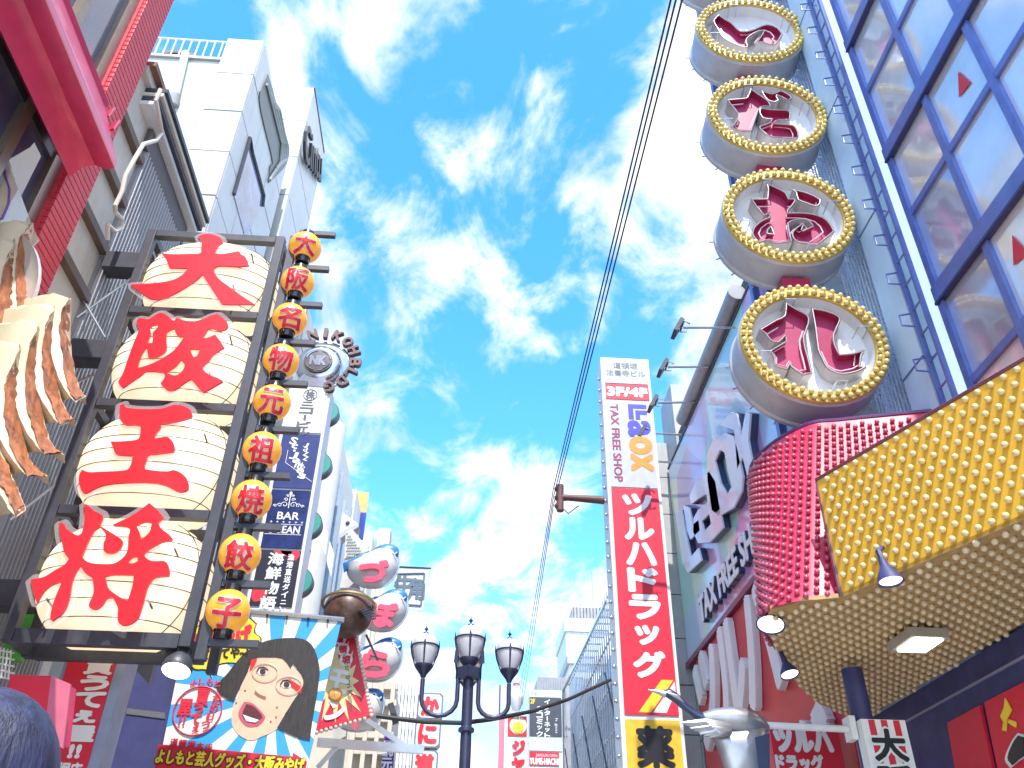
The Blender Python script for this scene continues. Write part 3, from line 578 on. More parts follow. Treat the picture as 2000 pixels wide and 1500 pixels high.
for (a, b), dg in zip([(637, 808), (622, 910), (602, 1025), (583, 1138)], '5432'):
    c = YP(a, b, 15.0); o = thing('round_floor_sign', {'5': 'topmost', '4': 'second', '3': 'third', '2': 'lowest'}[dg]+' round green floor number sign beside the tower sign', 'sign', c, 'round green floor signs')
    MB().lathe(c, [(.27, -.12), (.27, .06), (.25, .06)], 28, axis=(0, -1, 0)).build('drum', DKF, o, smooth=True)
    MB().lathe(c, [(.25, .061), (.24, .075)], 28, axis=(0, -1, 0)).build('face', GRN, o)
    t = MB(); letters(t, dg, c+Vector((0, -.082, 0)), XR, UPZ, .17, .24, 0, .01); t.build('lettering', mat('green_digit', (.14, .45, .38), .4), o)
    MB().tube([c+Vector((-.2, .1, 0)), Vector((BX, 15.3, c.z))], .04, 6).build('bracket', DKF, o)

# ---- triangular bracket sign
ty = 17.5
tr = thing('triangular_sign_box', 'pale triangular box sign sticking out above the fish signs', 'sign', YP(690, 1040, ty))
Z7 = lambda p: zoomed(620, 940, .13333, p)
MB().plate([front(Z7([(370, 450), (600, 625), (320, 770)]), ty)], (0, .35, 0)).build('box', mat('pale_blue_panel', (.62, .66, .70), .4, grime=.2), tr)
q = YP(*Z7([(443, 612)])[0], ty); MB().lathe(q, [(.05, 0), (.03, .04)], 12, axis=(0, -1, 0)).build('bolt', DKF, tr)
MB().plate([front(Z7([(320, 772), (600, 628), (605, 665), (335, 830)]), ty-.004)], (0, .34, 0)).build('soffit', GREYW, tr)
pw = thing('slanted_white_panels', 'two white lozenge panels leaning on the pale facade', 'sign', YP(640, 1050, 16.8))
for pg in ([(85, 545), (160, 770), (120, 1090), (30, 900)], [(180, 870), (245, 1060), (200, 1400), (130, 1180)]): MB().plate([front(Z7(pg), 16.8)], (0, .06, 0)).build('panel', WHTM, pw)

# ---- pufferfish signs
PY = 16.0
PW = mat('fish_white', (.72, .71, .70), .35, var=.08, scale=3, coat=.3, grime=.2); PB_ = mat('fish_blue', (.03, .20, .52), .35, var=.25, scale=5, coat=.3); PK = mat('pink_red', (.68, .07, .13), .35, var=.1, coat=.3)
pm = thing('perforated_sign_mast', 'pale perforated metal mast behind the pufferfish signs', 'sign frame', YP(690, 1400, PY+.5))
PERF = mat('perforated_metal', (.58, .58, .56), .5, metal=.2, var=.1)
for pg in ([(415, 745), (500, 690), (760, 1010), (690, 1040), (395, 1130)], [(380, 1250), (560, 1400), (620, 1560), (330, 1560)]): MB().plate([front(Z7(pg), PY+.35)], (0, .12, 0)).build('plate', PERF, pm)
hole = MB().lathe((0, 0, 0), [(.022, 0), (.02, .006)], 8, axis=(0, -1, 0)).build('perforation', mat('hole_grey', (.30, .30, .30), .7), pm, local=True); first = True
for ky in range(9):
    for kx in range(9):
        u, v = 678+kx*4.2+(ky % 2)*2, 1042+ky*5.6
        if u > 672+8+(v-1035)*.62 or u > 676+(v-1035)*.75: continue
        p = YP(u, v, PY+.345)
        if first: hole.location = p-OFF[pm]; first = False
        else: share(hole, pm, p)
box('post', PERF, pm, YP(675, 1300, PY+.4).x-.1, YP(675, 1300, PY+.4).x+.15, PY+.5, PY+.7, 0, YP(690, 1040, PY).z)
fishes = [('づ', (730, 1112), 1.0, 0), ('ぼ', (748, 1198), .97, .03), ('ら', (735, 1294), 1.02, .0), ('や', (700, 1392), 1.0, 0)]
fo = [(-52, -8), (-48, 14), (-30, 30), (-5, 36), (20, 32), (40, 14), (49, -10), (47, -34), (30, -41), (10, -38), (-10, -29), (-30, -18)]
for i, (ch, (a, b), k, rt) in enumerate(fishes):
    c = YP(a, b, PY); o = thing('pufferfish_sign', ['topmost', 'second', 'third', 'lowest'][i]+f' round white pufferfish sign with blue back, pink character {ch}', 'sign', c, 'pufferfish signs')
    L0 = dens_loop([(a+x*k, b+y*k) for x, y in fo], 4)
    MB().dome([q for q in front(L0, PY)], (0, -.36, 0), 8).build('body', PW, o, smooth=True)
    MB().dome([q for q in front(L0, PY, .02)], (0, .3, 0), 4).build('back', PW, o, smooth=True)
    MB().tube([*[q+Vector((0, .01, 0)) for q in front(L0, PY)], YP(*L0[0], PY)], .022, 6).build('rim', STEEL, o, smooth=True)
    bl = dens_loop([(a+x*k, b+y*k) for x, y in [(-6, -30), (12, -41), (32, -44), (48, -37), (49, -22), (40, -16), (22, -20), (6, -26)]], 3)
    MB().dome(front(bl, PY, -.13), (0, -.10, 0), 4).build('blue_back', PB_, o, smooth=True)
    bl = dens_loop([(a+x*k, b+y*k) for x, y in [(-60, -10), (-58, 8), (-40, -2), (-22, -16), (-4, -27), (-12, -33), (-36, -22)]], 3)
    MB().dome(front(bl, PY, -.04), (0, -.08, 0), 3).build('tail', PB_, o, smooth=True)
    e = YP(a+30*k, b-34*k, PY-.22); MB().ball(e, .06, .03, .045).build('eye', WHT, o, smooth=True); MB().ball(e-Vector((0, .025, 0)), .026, .02, .026).build('pupil', BLK, o, smooth=True)
    MB().tube(front([(a+36*k, b-24*k), (a+42*k, b-20*k), (a+47*k, b-24*k)], PY, -.24), .014, 6).build('mouth', WHT, o)
    t = MB(); letters(t, ch, YP(a-2*k, b+2*k, PY-.415), (1, 0, -.12), (.12, 0, 1), .5, .44, .06, .034); t.build('character', PK, o)
# ---- beef restaurant flag
fy_ = 18.2
bf = thing('white_cloth_flag', 'white cloth flag with dark 牛角 characters on a pole beside the fish signs', 'flag', YP(780, 1190, fy_))
flat('cloth', mat('cloth_white', (.66, .69, .72), .8, var=.06), bf, [(768, 1108), (838, 1112), (826, 1192), (775, 1188)], fy_, 0, .012)
MB().tube([YP(755, 1106, fy_), YP(842, 1110, fy_)], .02, 6).build('pole', DKF, bf)
SL = mat('slate_print', (.11, .16, .22), .6)
t = MB(); letters(t, '牛', YP(789, 1142, fy_-.012), XR, UPZ, .42, .45, 0, .018); letters(t, '角', YP(813, 1150, fy_-.012), XR, UPZ, .36, .48, 0, .018)
fr = front([(778, 1121), (829, 1120), (822, 1183), (774, 1180)], fy_, -.008)
for k in range(4): t.bar(fr[k], fr[(k+1) % 4], .006, .045, (0, 1, 0)) if False else t.tube([fr[k], fr[(k+1) % 4]], .022, 5)
t.build('lettering', SL, bf)

# ---- souvenir shop poster
QY = 9.0
ps = thing('souvenir_poster', 'large poster of a shouting face with black bob on blue and white rays', 'poster', (-2.2, QY, 3.3))
Z5 = lambda p: zoomed(420, 980, .34672, p)
# ray stripes by angle around the poster centre
rm = bpy.data.materials.new('ray_print'); rm.use_nodes = True; t_ = rm.node_tree; bs = t_.nodes['Principled BSDF']; bs.inputs['Roughness'].default_value = .5
tcn = t_.nodes.new('ShaderNodeTexCoord'); sp = t_.nodes.new('ShaderNodeSeparateXYZ'); t_.links.new(tcn.outputs['Object'], sp.inputs[0])
pc = YP(*Z5([(330, 1090)])[0], QY)-Vector((-2.2, QY, 3.3))
def tm(op, a, b=None):
    m = t_.nodes.new('ShaderNodeMath'); m.operation = op
    for i, q in enumerate((a, b)):
        if q is None: continue
        if isinstance(q, (int, float)): m.inputs[i].default_value = q
        else: t_.links.new(q, m.inputs[i])
    return m.outputs[0]
an = tm('ARCTAN2', tm('SUBTRACT', sp.outputs[2], pc.z), tm('SUBTRACT', sp.outputs[0], pc.x))
stp = tm('GREATER_THAN', tm('FRACT', tm('MULTIPLY', tm('ADD', an, 7), 15/(2*PI))), .5)
mxx = t_.nodes.new('ShaderNodeMix'); mxx.data_type = 'RGBA'; t_.links.new(stp, mxx.inputs['Factor']); mxx.inputs['A'].default_value = (.76, .77, .78, 1); mxx.inputs['B'].default_value = (.035, .33, .72, 1); t_.links.new(mxx.outputs['Result'], bs.inputs['Base Color'])
flat('sheet', rm, ps, [(372, 1187), (667, 1212), (592, 1530), (303, 1530)], QY, 0, .02)
MB().tube([YP(365, 1184, QY), YP(672, 1211, QY)], .03, 6).build('top_rail', STEEL, ps)
for u in (400, 480, 522, 560, 602, 640): MB().tube([YP(u, 1187+(u-372)*.085, QY-.03), YP(u, 1193+(u-372)*.085, QY-.03)], .012, 5).build('tie', BLK, ps)
bub = dens_loop(Z3([(955, 810), (990, 790), (1060, 800), (1150, 775), (1205, 765), (1250, 800), (1240, 840), (1272, 870), (1255, 930), (1200, 950), (1190, 990), (1110, 985), (1055, 1000), (1030, 1030), (1040, 1065), (1010, 1020), (950, 1015), (925, 960), (950, 900)]), 3)
flat('bubble_edge', BLK, ps, [(490-(490-x)*1.03+0, 1265+(y-1265)*1.04) if False else (x+(x-438)*.035, y+(y-1255)*.05) for x, y in bub], QY, .004)
flat('speech_bubble', YELP, ps, bub, QY, .008)
t = MB(); letters(t, 'おみやげ', YP(430, 1246, QY-.013), (1, 0, .16), (-.16, 0, 1), .62, .2, 0, .014); t.build('lettering', REDP, ps)
t = MB(); letters(t, '見てってや~!', YP(428, 1277, QY-.013), (1, 0, .1), (-.1, 0, 1), .58, .11, 0, .006); t.build('lettering', BLK, ps)
HAIR = mat('hair_print', (.035, .032, .036), .5, var=.4, scale=20, stretch=(3, 1, .4)); SKIN = mat('skin_print', (.78, .50, .36), .5, var=.10, scale=4)
face = [(270, 868), (360, 878), (440, 930), (500, 1000), (498, 1060), (450, 1130), (400, 1200), (350, 1280), (260, 1325), (200, 1345), (130, 1310), (95, 1250), (100, 1160), (125, 1100), (150, 1030), (185, 950), (215, 895)]
flat('face', SKIN, ps, Z5(dens_loop(face, 3)), QY, .006)
hair = [(455, 768), (520, 785), (560, 830), (585, 910), (590, 980), (570, 1120), (550, 1230), (535, 1345), (450, 1325), (350, 1275), (400, 1190), (450, 1110), (490, 1050), (498, 1005), (470, 950), (440, 915), (425, 940), (380, 885), (300, 878), (240, 880), (205, 905), (185, 960), (150, 1030), (105, 1125), (30, 1090), (5, 1035), (70, 970), (150, 870), (250, 800), (340, 775)]
flat('hair', HAIR, ps, Z5(dens_loop(hair, 2)), QY, .011)
LIP = mat('lip_print', (.55, .10, .16), .4); INK = mat('dark_mouth', (.10, .02, .03), .5)
flat('lips', LIP, ps, Z5(dens_loop([(165, 1128), (215, 1138), (272, 1195), (282, 1222), (245, 1262), (190, 1268), (150, 1238), (133, 1190)], 3)), QY, .011)
flat('mouth', INK, ps, Z5(dens_loop([(178, 1142), (215, 1152), (258, 1195), (268, 1218), (230, 1240), (180, 1235), (155, 1200)], 3)), QY, .015)
flat('teeth', WHT, ps, Z5([(157, 1200), (200, 1216), (250, 1232), (228, 1246), (180, 1238)]), QY, .019)
for (x, y) in ((268, 957), (402, 1030)):
    flat('eye', WHT, ps, Z5(disc_pts(x, y, 30, 22)), QY, .011); flat('iris', mat('brown_iris', (.06, .035, .03), .4), ps, Z5(disc_pts(x+2, y+2, 17)), QY, .015)
    MB().tube(front(Z5(disc_pts(x+14, y+6, 72, 52)+[(x+86, y+6)]), QY, -.016), .004, 4).build('spectacles', mat('spectacle_print', (.70, .45, .38), .4), ps)
    MB().tube(front(Z5([(x-32, y+2), (x-18, y-20), (x+8, y-24), (x+32, y-8)]), QY, -.015), .008, 5).build('eyelid', INK, ps)
flat('spectacle_side', RED, ps, Z5([(205, 893), (240, 885), (222, 930), (196, 955)]), QY, .015); flat('spectacle_side', RED, ps, Z5([(415, 995), (492, 1048), (484, 1085), (430, 1040)]), QY, .015)
flat('nose', mat('nose_print', (.30, .13, .08), .5), ps, Z5(dens_loop([(228, 1062), (250, 1085), (290, 1100), (285, 1115), (245, 1100), (222, 1080)], 2)), QY, .011)
for (x, y) in ((120, 1135), (350, 1160), (315, 1240), (345, 1215), (170, 1065), (400, 1195)): flat('freckle', INK, ps, Z5(disc_pts(x, y, 5, 5, 8)), QY, .011)
sc_ = YP(386, 1388, QY-.012); t = MB()
t.tube([sc_+Vector((.235*math.cos(k*PI/16), 0, .235*math.sin(k*PI/16))) for k in range(33)], .008, 5)
letters(t, '買', sc_+Vector((.02, 0, .14)), XR, UPZ, .13, .17, 0, .006); letters(t, 'う', sc_+Vector((.01, 0, .02)), XR, UPZ, .08, .08, 0, .006); letters(t, 'て', sc_+Vector((.0, 0, -.08)), XR, UPZ, .1, .09, 0, .006); letters(t, 'え', sc_+Vector((.02, 0, -.17)), XR, UPZ, .06, .06, 0, .005)
letters(t, '屋', sc_+Vector((-.13, 0, .03)), XR, UPZ, .13, .15, 0, .006); letters(t, '!!', sc_+Vector((-.13, 0, -.10)), XR, UPZ, .06, .09, 0, .004)
for k, ch in enumerate('たのむっ'): letters(t, ch, sc_+Vector((.16-.012*k*k*.5, 0, .12-.085*k)), XR, UPZ, .075, .075, 0, .004)
for k, ch in enumerate('よしもと'): letters(t, ch, sc_+Vector((-.10+.08*k, 0, .29-.008*abs(k-1.5)**2)), XR, UPZ, .06, .06, 0, .003)
for k, ch in enumerate('道頓堀本店'): letters(t, ch, sc_+Vector((-.16+.085*k, 0, -.30-.01*k)), XR, UPZ, .07, .07, 0, .003)
t.build('stamp', REDP, ps)
flat('arrow', REDP, ps, Z3([(775, 1385), (1430, 1445), (1430, 1425), (1500, 1470), (1480, 1570), (745, 1560)]), QY, .008)
t = MB(); letters(t, 'よしもと芸人グッズ・大阪みやげ', YP(450, 1486, QY-.013), (1, 0, -.035), (.035, 0, 1), 1.42, .13, 0, .018); t.build('lettering_edge', INK, ps)
t = MB(); letters(t, 'よしもと芸人グッズ・大阪みやげ', YP(450, 1486, QY-.019), (1, 0, -.035), (.035, 0, 1), 1.42, .13, 0, .006); t.build('lettering', YELP, ps)

# ---- starburst red sign and brown ball
KY = 10.0
ks = thing('starburst_sign', 'red sign with yellow starburst and bulbs, right of the shouting face poster', 'sign', (-1.3, KY, 4))
flat('board', REDP, ks, [(600, 1205), (690, 1230), (722, 1397), (600, 1432)], KY, 0, .12)
ctr = (655, 1330); star = []
for k in range(32): r_ = 74 if k % 2 == 0 else 36; star.append((ctr[0]+r_*math.cos(k*PI/16)*.95, ctr[1]+r_*math.sin(k*PI/16)*1.15))
star = [(min(max(x, 606), 685+(y-1240)*.18), min(max(y, 1222), 1412)) for x, y in star]
flat('starburst', mat('pale_yellow_print', (.78, .64, .30), .5), ks, star, KY, .005)
t = MB(); letters(t, 'モ', YP(662, 1330, KY-.012), (1, 0, -.2), (.1, 0, 1), .2, .24, 0, .012); t.build('lettering', WHT, ks); t = MB(); letters(t, 'ン', YP(655, 1388, KY-.012), (1, 0, -.2), (.1, 0, 1), .2, .22, 0, .012); t.build('lettering', WHT, ks)
for k, (u, v) in enumerate([(664, 1247), (670, 1268), (676, 1288)]):
    MB().lathe(YP(u, v, KY-.008), [(.075, 0), (.07, .004)], 16, axis=(0, -1, 0)).build('roundel', WHT, ks); t = MB(); letters(t, '道頓堀'[k], YP(u, v, KY-.016), XR, UPZ, .09, .09, 0, .004); t.build('lettering', REDP, ks)
t = MB(); letters(t, 'Dotonbori Kamon', YP(682, 1335, KY-.012), (.22, 0, -1), (1, 0, .2), .62, .06); t.build('lettering', GREYP, ks)
MB().lathe(YP(655, 1357, KY-.012), [(.08, 0), (.06, .03), (0, .045)], 16, axis=(0, -1, 0)).build('ball_mark', mat('orange_print', (.75, .35, .1), .5), ks, smooth=True)
blb = MB().ball((0, 0, 0), .026, n=8, m=6).build('bulb', mat('clear_bulb', (.75, .55, .45), .2, coat=.5), ks, local=True, smooth=True); fst = True
for k in range(22):
    p = YP(690+(722-690)*k/21, 1232+(1397-1232)*k/21, KY+.02)+Vector((.02, 0, 0))
    if fst: blb.location = p-OFF[ks]; fst = False
    else: share(blb, ks, p)
for k in range(1, 13): share(blb, ks, YP(722-122*k/13, 1397+35*k/13, KY+.02)+Vector((0, 0, -.02)))
bc_ = YP(680, 1197, KY-.25)
bk = thing('brown_ball_figure', 'big mottled brown ball figure with a metal band above the starburst sign', 'sculpture', bc_)
BRB = mat('ball_brown', (.13, .065, .045), .4, var=.55, scale=5, bump=.3, coat=.2)
MB().ball(bc_, .29, n=28, m=18).build('ball', BRB, bk, smooth=True)
MB().tube([bc_+Vector((.30*math.cos(q), -.12*1+.30*math.sin(q)*.55, .30*math.sin(q)*.85*-1*.35+.06)) for q in [k*PI/12 for k in range(25)]], .018, 6).build('band', mat('brass', (.45, .33, .14), .35, metal=.8), bk, smooth=True)
for k in range(6): MB().tube([bc_+Vector((.16+.02*k, -.25, -.06-.02*k)), bc_+Vector((.27+.012*k, -.1, .06-.03*k))], .012, 5).build('grille_bar', DKF, bk)
MB().tube([YP(715, 1240, KY-.2), YP(738, 1290, KY-.2)], .014, 5).build('strut', DKF, bk)

# ---- lower left clutter
ry = 6.6
rv = thing('red_vertical_sign', 'red vertical shop sign with white lettering below the big lantern frame', 'sign', YP(130, 1500, ry))
xa, xb = (YP(150, 1270, ry).x+YP(60, 1500, ry).x)/2, (YP(233, 1270, ry).x+YP(172, 1500, ry).x)/2; z1 = YP(190, 1240, ry).z
box('casing', mat('pale_blue_metal', (.30, .36, .50), .4, metal=.3), rv, xa-.03, xb+.07, ry, ry+.25, 0.6, z1)
box('face', REDP, rv, xa, xb, ry-.012, ry-.002, .7, z1-.01)
t = MB(); vletters(t, '買うてぇ屋!', (xa+.24, ry-.016, YP(190, 1288, ry).z), .2, .118, ex=(1, 0, 0), bold=.008); letters(t, '堀店', (xa+.24, ry-.016, YP(190, 1288, ry).z-.77), XR, UPZ, .16, .09, 0, .004); t.build('lettering', WHT, rv)
ds = thing('grey_hanging_sign', 'small slanted grey sign with white characters under the lantern frame', 'sign', YP(270, 1300, 7.4))
flat('board', mat('grey_board', (.13, .14, .18), .5), ds, zoomed(120, 1240, .17333, [(690, 150), (1080, 180), (985, 550), (745, 300)]), 7.4, 0, .08)
t = MB(); letters(t, '焼鳥', YP(283, 1281, 7.39), (.75, 0, .3), (-.3, 0, 1), .14, .12, 0, .004); letters(t, '串カツ', YP(268, 1272, 7.39), (.2, 0, 1), (-1, 0, .2), .12, .07, 0, .003); t.build('lettering', WHT, ds)
dw = thing('dark_shop_column', 'dark navy shop pillar with a steel band beside the red vertical sign', 'pillar', YP(270, 1500, 9.3))
q0, q1 = YP(245, 1330, 9.3), YP(338, 1330, 9.3); box('pillar', NAVY, dw, q0.x, q1.x+.1, 9.3, 10, 0, YP(300, 1200, 9.3).z)
MB().hexa([YP(248, 1383, 9.29), YP(322, 1392, 9.29), YP(322, 1404, 9.29), YP(246, 1394, 9.29)], [q+Vector((0, .02, 0)) for q in [YP(248, 1383, 9.29), YP(322, 1392, 9.29), YP(322, 1404, 9.29), YP(246, 1394, 9.29)]]).build('band', STEEL, dw)
box('edge_post', WHTM, dw, q0.x-.06, q0.x-.005, 9.2, 9.29, 0, YP(253, 1345, 9.3).z)
pq = thing('poster_strip', 'narrow strip of small colourful posters behind the red vertical sign', 'poster', YP(225, 1500, 7.8))
for k, m_ in enumerate([REDP, WHT, mat('maroon_print', (.22, .02, .05), .5), YELP, REDP, WHT, mat('orange_print', (.75, .35, .1), .5)]):
    v = 1335+k*27; u = 238-k*7.5; p = YP(u, v, 7.8); box('sheet', m_, pq, p.x-.07, p.x+.07, 7.78, 7.80, p.z-.12, p.z+.0)
rx = thing('red_box_sign', 'glowing red box sign at the lower left edge', 'sign', YP(70, 1420, 5.6))
pA, pB, pC, pD = YP(20, 1318, 5.6), YP(100, 1320, 5.6), YP(85, 1440, 5.6), YP(0, 1430, 5.6)
MB().plate([[pA, pB, pC, pD]], (0, .02, 0)).build('face', REDP, rx); MB().plate([[pB, pB+Vector((.09, .1, -.02)), pC+Vector((.09, .1, -.04)), pC]], (0, .02, 0)).build('side', mat('pink_side', (.60, .14, .22), .5), rx)
MB().hexa([p+Vector((0, .03, 0)) for p in (pD, pC, pB, pA)], [p+Vector((.05, .3, 0)) for p in (pD, pC, pB, pA)]).build('casing', REDM, rx)
gs = thing('green_shop_sign', 'green and white shop sign half hidden behind the lantern frame', 'sign', YP(30, 1160, 6.9))
flat('board', mat('green_print', (.10, .42, .06), .5, var=.2), gs, [(-40, 1030), (20, 1040), (55, 1110), (95, 1170), (40, 1290), (-40, 1290)], 6.9, 0, .06)
flat('patch', REDP, gs, [(-20, 1080), (25, 1065), (35, 1090), (25, 1130), (-20, 1140)], 6.9, .006); flat('patch', WHT, gs, [(0, 1190), (35, 1180), (20, 1215), (0, 1250)], 6.9, .006); flat('patch', REDP, gs, [(-10, 1195), (30, 1187), (18, 1235), (-10, 1240)], 6.9, .010)
t = MB(); letters(t, '酒場', YP(8, 1105, 6.885), (1, 0, .3), (-.3, 0, 1), .22, .15, 0, .006); t.build('lettering', WHT, gs)
aw = thing('sloping_awning', 'pale sloping awning slats behind the lantern frame at left', 'awning', YP(60, 1050, 7.2))
for k in range(6):
    p, q = YP(0+k*22, 985+k*6, 7.2), YP(95+k*24, 1085+k*8, 7.2); MB().bar(p, q, .04, .13, (0, -1, 0)).build('slat', mat('awning_grey', (.40, .37, .35), .6), aw)
gr = thing('wire_grille', 'white wire grille at the lower left picture edge', 'grille', YP(15, 1290, 6.2))
for k in range(5):
    MB().tube([YP(k*7-6, 1262+k*2, 6.2), YP(k*7-12, 1325, 6.2)], .006, 5).build('wire', WHTM, gr); MB().tube([YP(-10, 1268+k*13, 6.2), YP(28, 1276+k*13, 6.2)], .006, 5).build('wire', WHTM, gr)
sp_ = thing('lit_spot_lamp', 'lit round spot lamp hanging below the right end of the lantern frame', 'lamp', YP(345, 1312, LY))
p = YP(344, 1310, LY); MB().lathe(p, [(.10, 0), (.105, .02), (.09, .07), (.05, .13), (.045, .2)], 24, axis=(0, .35, 1)).build('housing', DKF, sp_, smooth=True)
MB().lathe(p-Vector((0, .001, .003)), [(.002, 0), (.095, .001)], 24, axis=(0, .35, 1)).build('lens', mat('lit_lens', (1, .95, .8), .4, emit=2.5, ecol=(1, .93, .72)), sp_)
MB().bar(YP(325, 1283, LY+.1), YP(372, 1280, LY+.1), .07, .09).build('mount', DKF, sp_)

# person in front, only the hair showing
hp = YP(8, 1478, 1.22); px0, py0, pz0 = hp.x-.03, hp.y, hp.z-.02
pn = thing('person', 'person with dark hair, only the top of the head showing at lower left', 'person', (px0, py0, 0))
hd = pz0; vsk = [(0, 0, hd-.88, .13), (0, 0, hd-.68, .12), (0, 0, hd-.45, .15), (0, 0, hd-.25, .09), (0, 0, hd-.19, .055), (0, 0, hd-.09, .075), (0, 0, hd+.0, .085), (-.19, 0, hd-.30, .06), (-.25, .01, hd-.60, .045), (-.26, -.05, hd-.86, .03), (-.26, -.08, hd-.95, .03), (.19, 0, hd-.30, .06), (.25, .01, hd-.60, .045), (.26, -.05, hd-.86, .03), (.26, -.08, hd-.95, .03), (-.1, 0, hd-.97, .09), (-.1, 0, .48, .06), (-.1, 0, .09, .045), (-.1, -.16, .045, .04), (.1, 0, hd-.97, .09), (.1, 0, .48, .06), (.1, 0, .09, .045), (.1, -.16, .045, .04)]
ed = [(0, 1), (1, 2), (2, 3), (3, 4), (4, 5), (5, 6), (3, 7), (7, 8), (8, 9), (9, 10), (3, 11), (11, 12), (12, 13), (13, 14), (0, 15), (15, 16), (16, 17), (17, 18), (0, 19), (19, 20), (20, 21), (21, 22)]
me = bpy.data.meshes.new('body'); me.from_pydata([v[:3] for v in vsk], ed, []); bo = bpy.data.objects.new('body', me); COL.objects.link(bo); bo.parent = pn
md = bo.modifiers.new('skin', 'SKIN'); 
for i, v in enumerate(vsk): me.skin_vertices[0].data[i].radius = (v[3], v[3])
me.skin_vertices[0].data[0].use_root = True
bo.modifiers.new('sub', 'SUBSURF').levels = 2; bo.modifiers['sub'].render_levels = 2; me.materials.append(mat('navy_jacket', (.03, .04, .10), .8))
hv = MB(); hv.ball((px0, py0, hd-.01), .098, .112, .115, 28, 18); hr = hv.build('hair', mat('dark_hair', (.035, .04, .10), .5, var=.5, scale=60, bump=.5, stretch=(1, 1, .1)), pn, smooth=True)

# ================================================================== RIGHT SIDE
def PP(u, v, pt, nrm): r = ray(u, v); return CP + r*((Vector(pt)-CP).dot(nrm)/r.dot(nrm))
RX = 4.2
# ---- glass fronted restaurant building
kb = thing('glass_fronted_building', 'blue framed glass fronted building at upper right', 'building', (RX+2, 4, 0))
box('core', mat('core_grey', (.30, .32, .38), .7), kb, RX+.75, RX+6, -2, 7.1, 0, 15)
BLUEF = mat('blue_frame', (.15, .21, .52), .35, metal=.3, var=.12)
PANE = [mat('pane_glass_%d' % i, c, .10, metal=.28, var=.15, scale=.9, coat=.8, spec=.8) for i, c in enumerate([(.76, .81, .86), (.66, .71, .80), (.86, .88, .90), (.50, .55, .66)])]
BLIND = mat('roller_blind', (.72, .72, .68), .7)
ysv = [5.66, 4.89, 4.11, 3.33, 2.55, 1.75, .9]; zsv = [4.8, 5.8, 6.80, 7.82, 8.74, 9.75, 10.68, 11.7, 12.65, 13.7]
rng = random.Random(5)
for i in range(len(ysv)-1):
    for k in range(len(zsv)-1):
        pn_ = box('pane', PANE[rng.choice([0, 0, 1, 2, 2, 3])], kb, RX+.03, RX+.045, ysv[i+1]+.03, ysv[i]-.03, zsv[k]+.03, zsv[k+1]-.03)
        if rng.random() < .3:
            pz = rng.uniform(.3, .7); box('blind', BLIND, pn_, RX+.012, RX+.026, ysv[i+1]+.07, ysv[i]-.07, zsv[k+1]-.05-pz*.9, zsv[k+1]-.05) if False else None
for y in ysv: box('mullion', BLUEF, kb, RX-.01, RX+.05, y-.04, y+.04, 4.6, 14)
for k, z in enumerate(zsv):
    h = .085 if k % 2 == 0 else .035; box('transom', BLUEF, kb, RX-.005-.02*(k % 2 == 0), RX+.048, .9, 5.7, z-h, z+h)
    if k % 2 == 0: box('transom_lip', mat('dark_blue_lip', (.03, .04, .15), .4), kb, RX-.035, RX+.02, .9, 5.7, z-h-.03, z-h-.004)
for (a, b) in ((1880, 165), (1988, 492)):
    c = XP(a, b, RX+.022); MB().plate([[c+Vector((0, -.09, -.10)), c+Vector((0, .09, -.06)), c+Vector((0, -.02, .16))]], (-.006, 0, 0)).build('evacuation_mark', REDP, kb)
LBL = mat('pale_blue_steel', (.58, .79, .97), .4, var=.08, scale=2, grime=.15)
box('column', LBL, kb, RX-.12, RX+.6, 5.98, 6.38, 4.0, 15)
for z in (6.3, 8.2, 10.1, 12.0): box('column_joint', BLUEF, kb, RX-.126, RX, 5.978, 6.382, z, z+.02)
box('back_wall', mat('pale_blue_wall', (.58, .78, .97), .6, var=.1), kb, RX+.05, RX+.7, 6.385, 7.1, 3.95, 15)
# service ladder
for y in (5.74, 5.92): box('ladder_rail', BLUEF, kb, RX-.13, RX-.09, y-.018, y+.018, 4.8, 14)
for k in range(30): MB().tube([(RX-.11, 5.76, 5+k*.3), (RX-.11, 5.90, 5+k*.3)], .012, 5).build('ladder_rung', BLUEF, kb)
for k in range(14):
    z = 6.1+k*.52; MB().tube([(RX-.10, 5.93, z), (RX-.24, 5.95, z+.02), (RX-.24, 5.95, z+.14), (RX-.10, 5.93, z+.16)], .010, 5).build('cable_hook', BLUEF, kb)
# neon tube strip
nm = MB(); NEON = mat('neon_tube_glass', (.66, .76, .88), .2, coat=.4)
for k in range(11):
    y = 6.45+k*.062; tb = MB().tube([(RX-.03, y, 5.9), (RX-.03, y, 14.5)], .009, 6).build('neon_tube', NEON, kb)
for r_ in range(72):
    z = 6+r_*.118
    for k in range(0, 11, 2):
        y = 6.45+k*.062+(r_ % 2)*.06; nm.tube([(RX+.04, y, z), (RX-.05, y, z+.005), (RX-.055, y, z-.035)], .0055, 4)
cl = nm.build('tube_clips', mat('clip_blue', (.55, .63, .78), .4, metal=.3), kb); cl['kind'] = 'stuff'

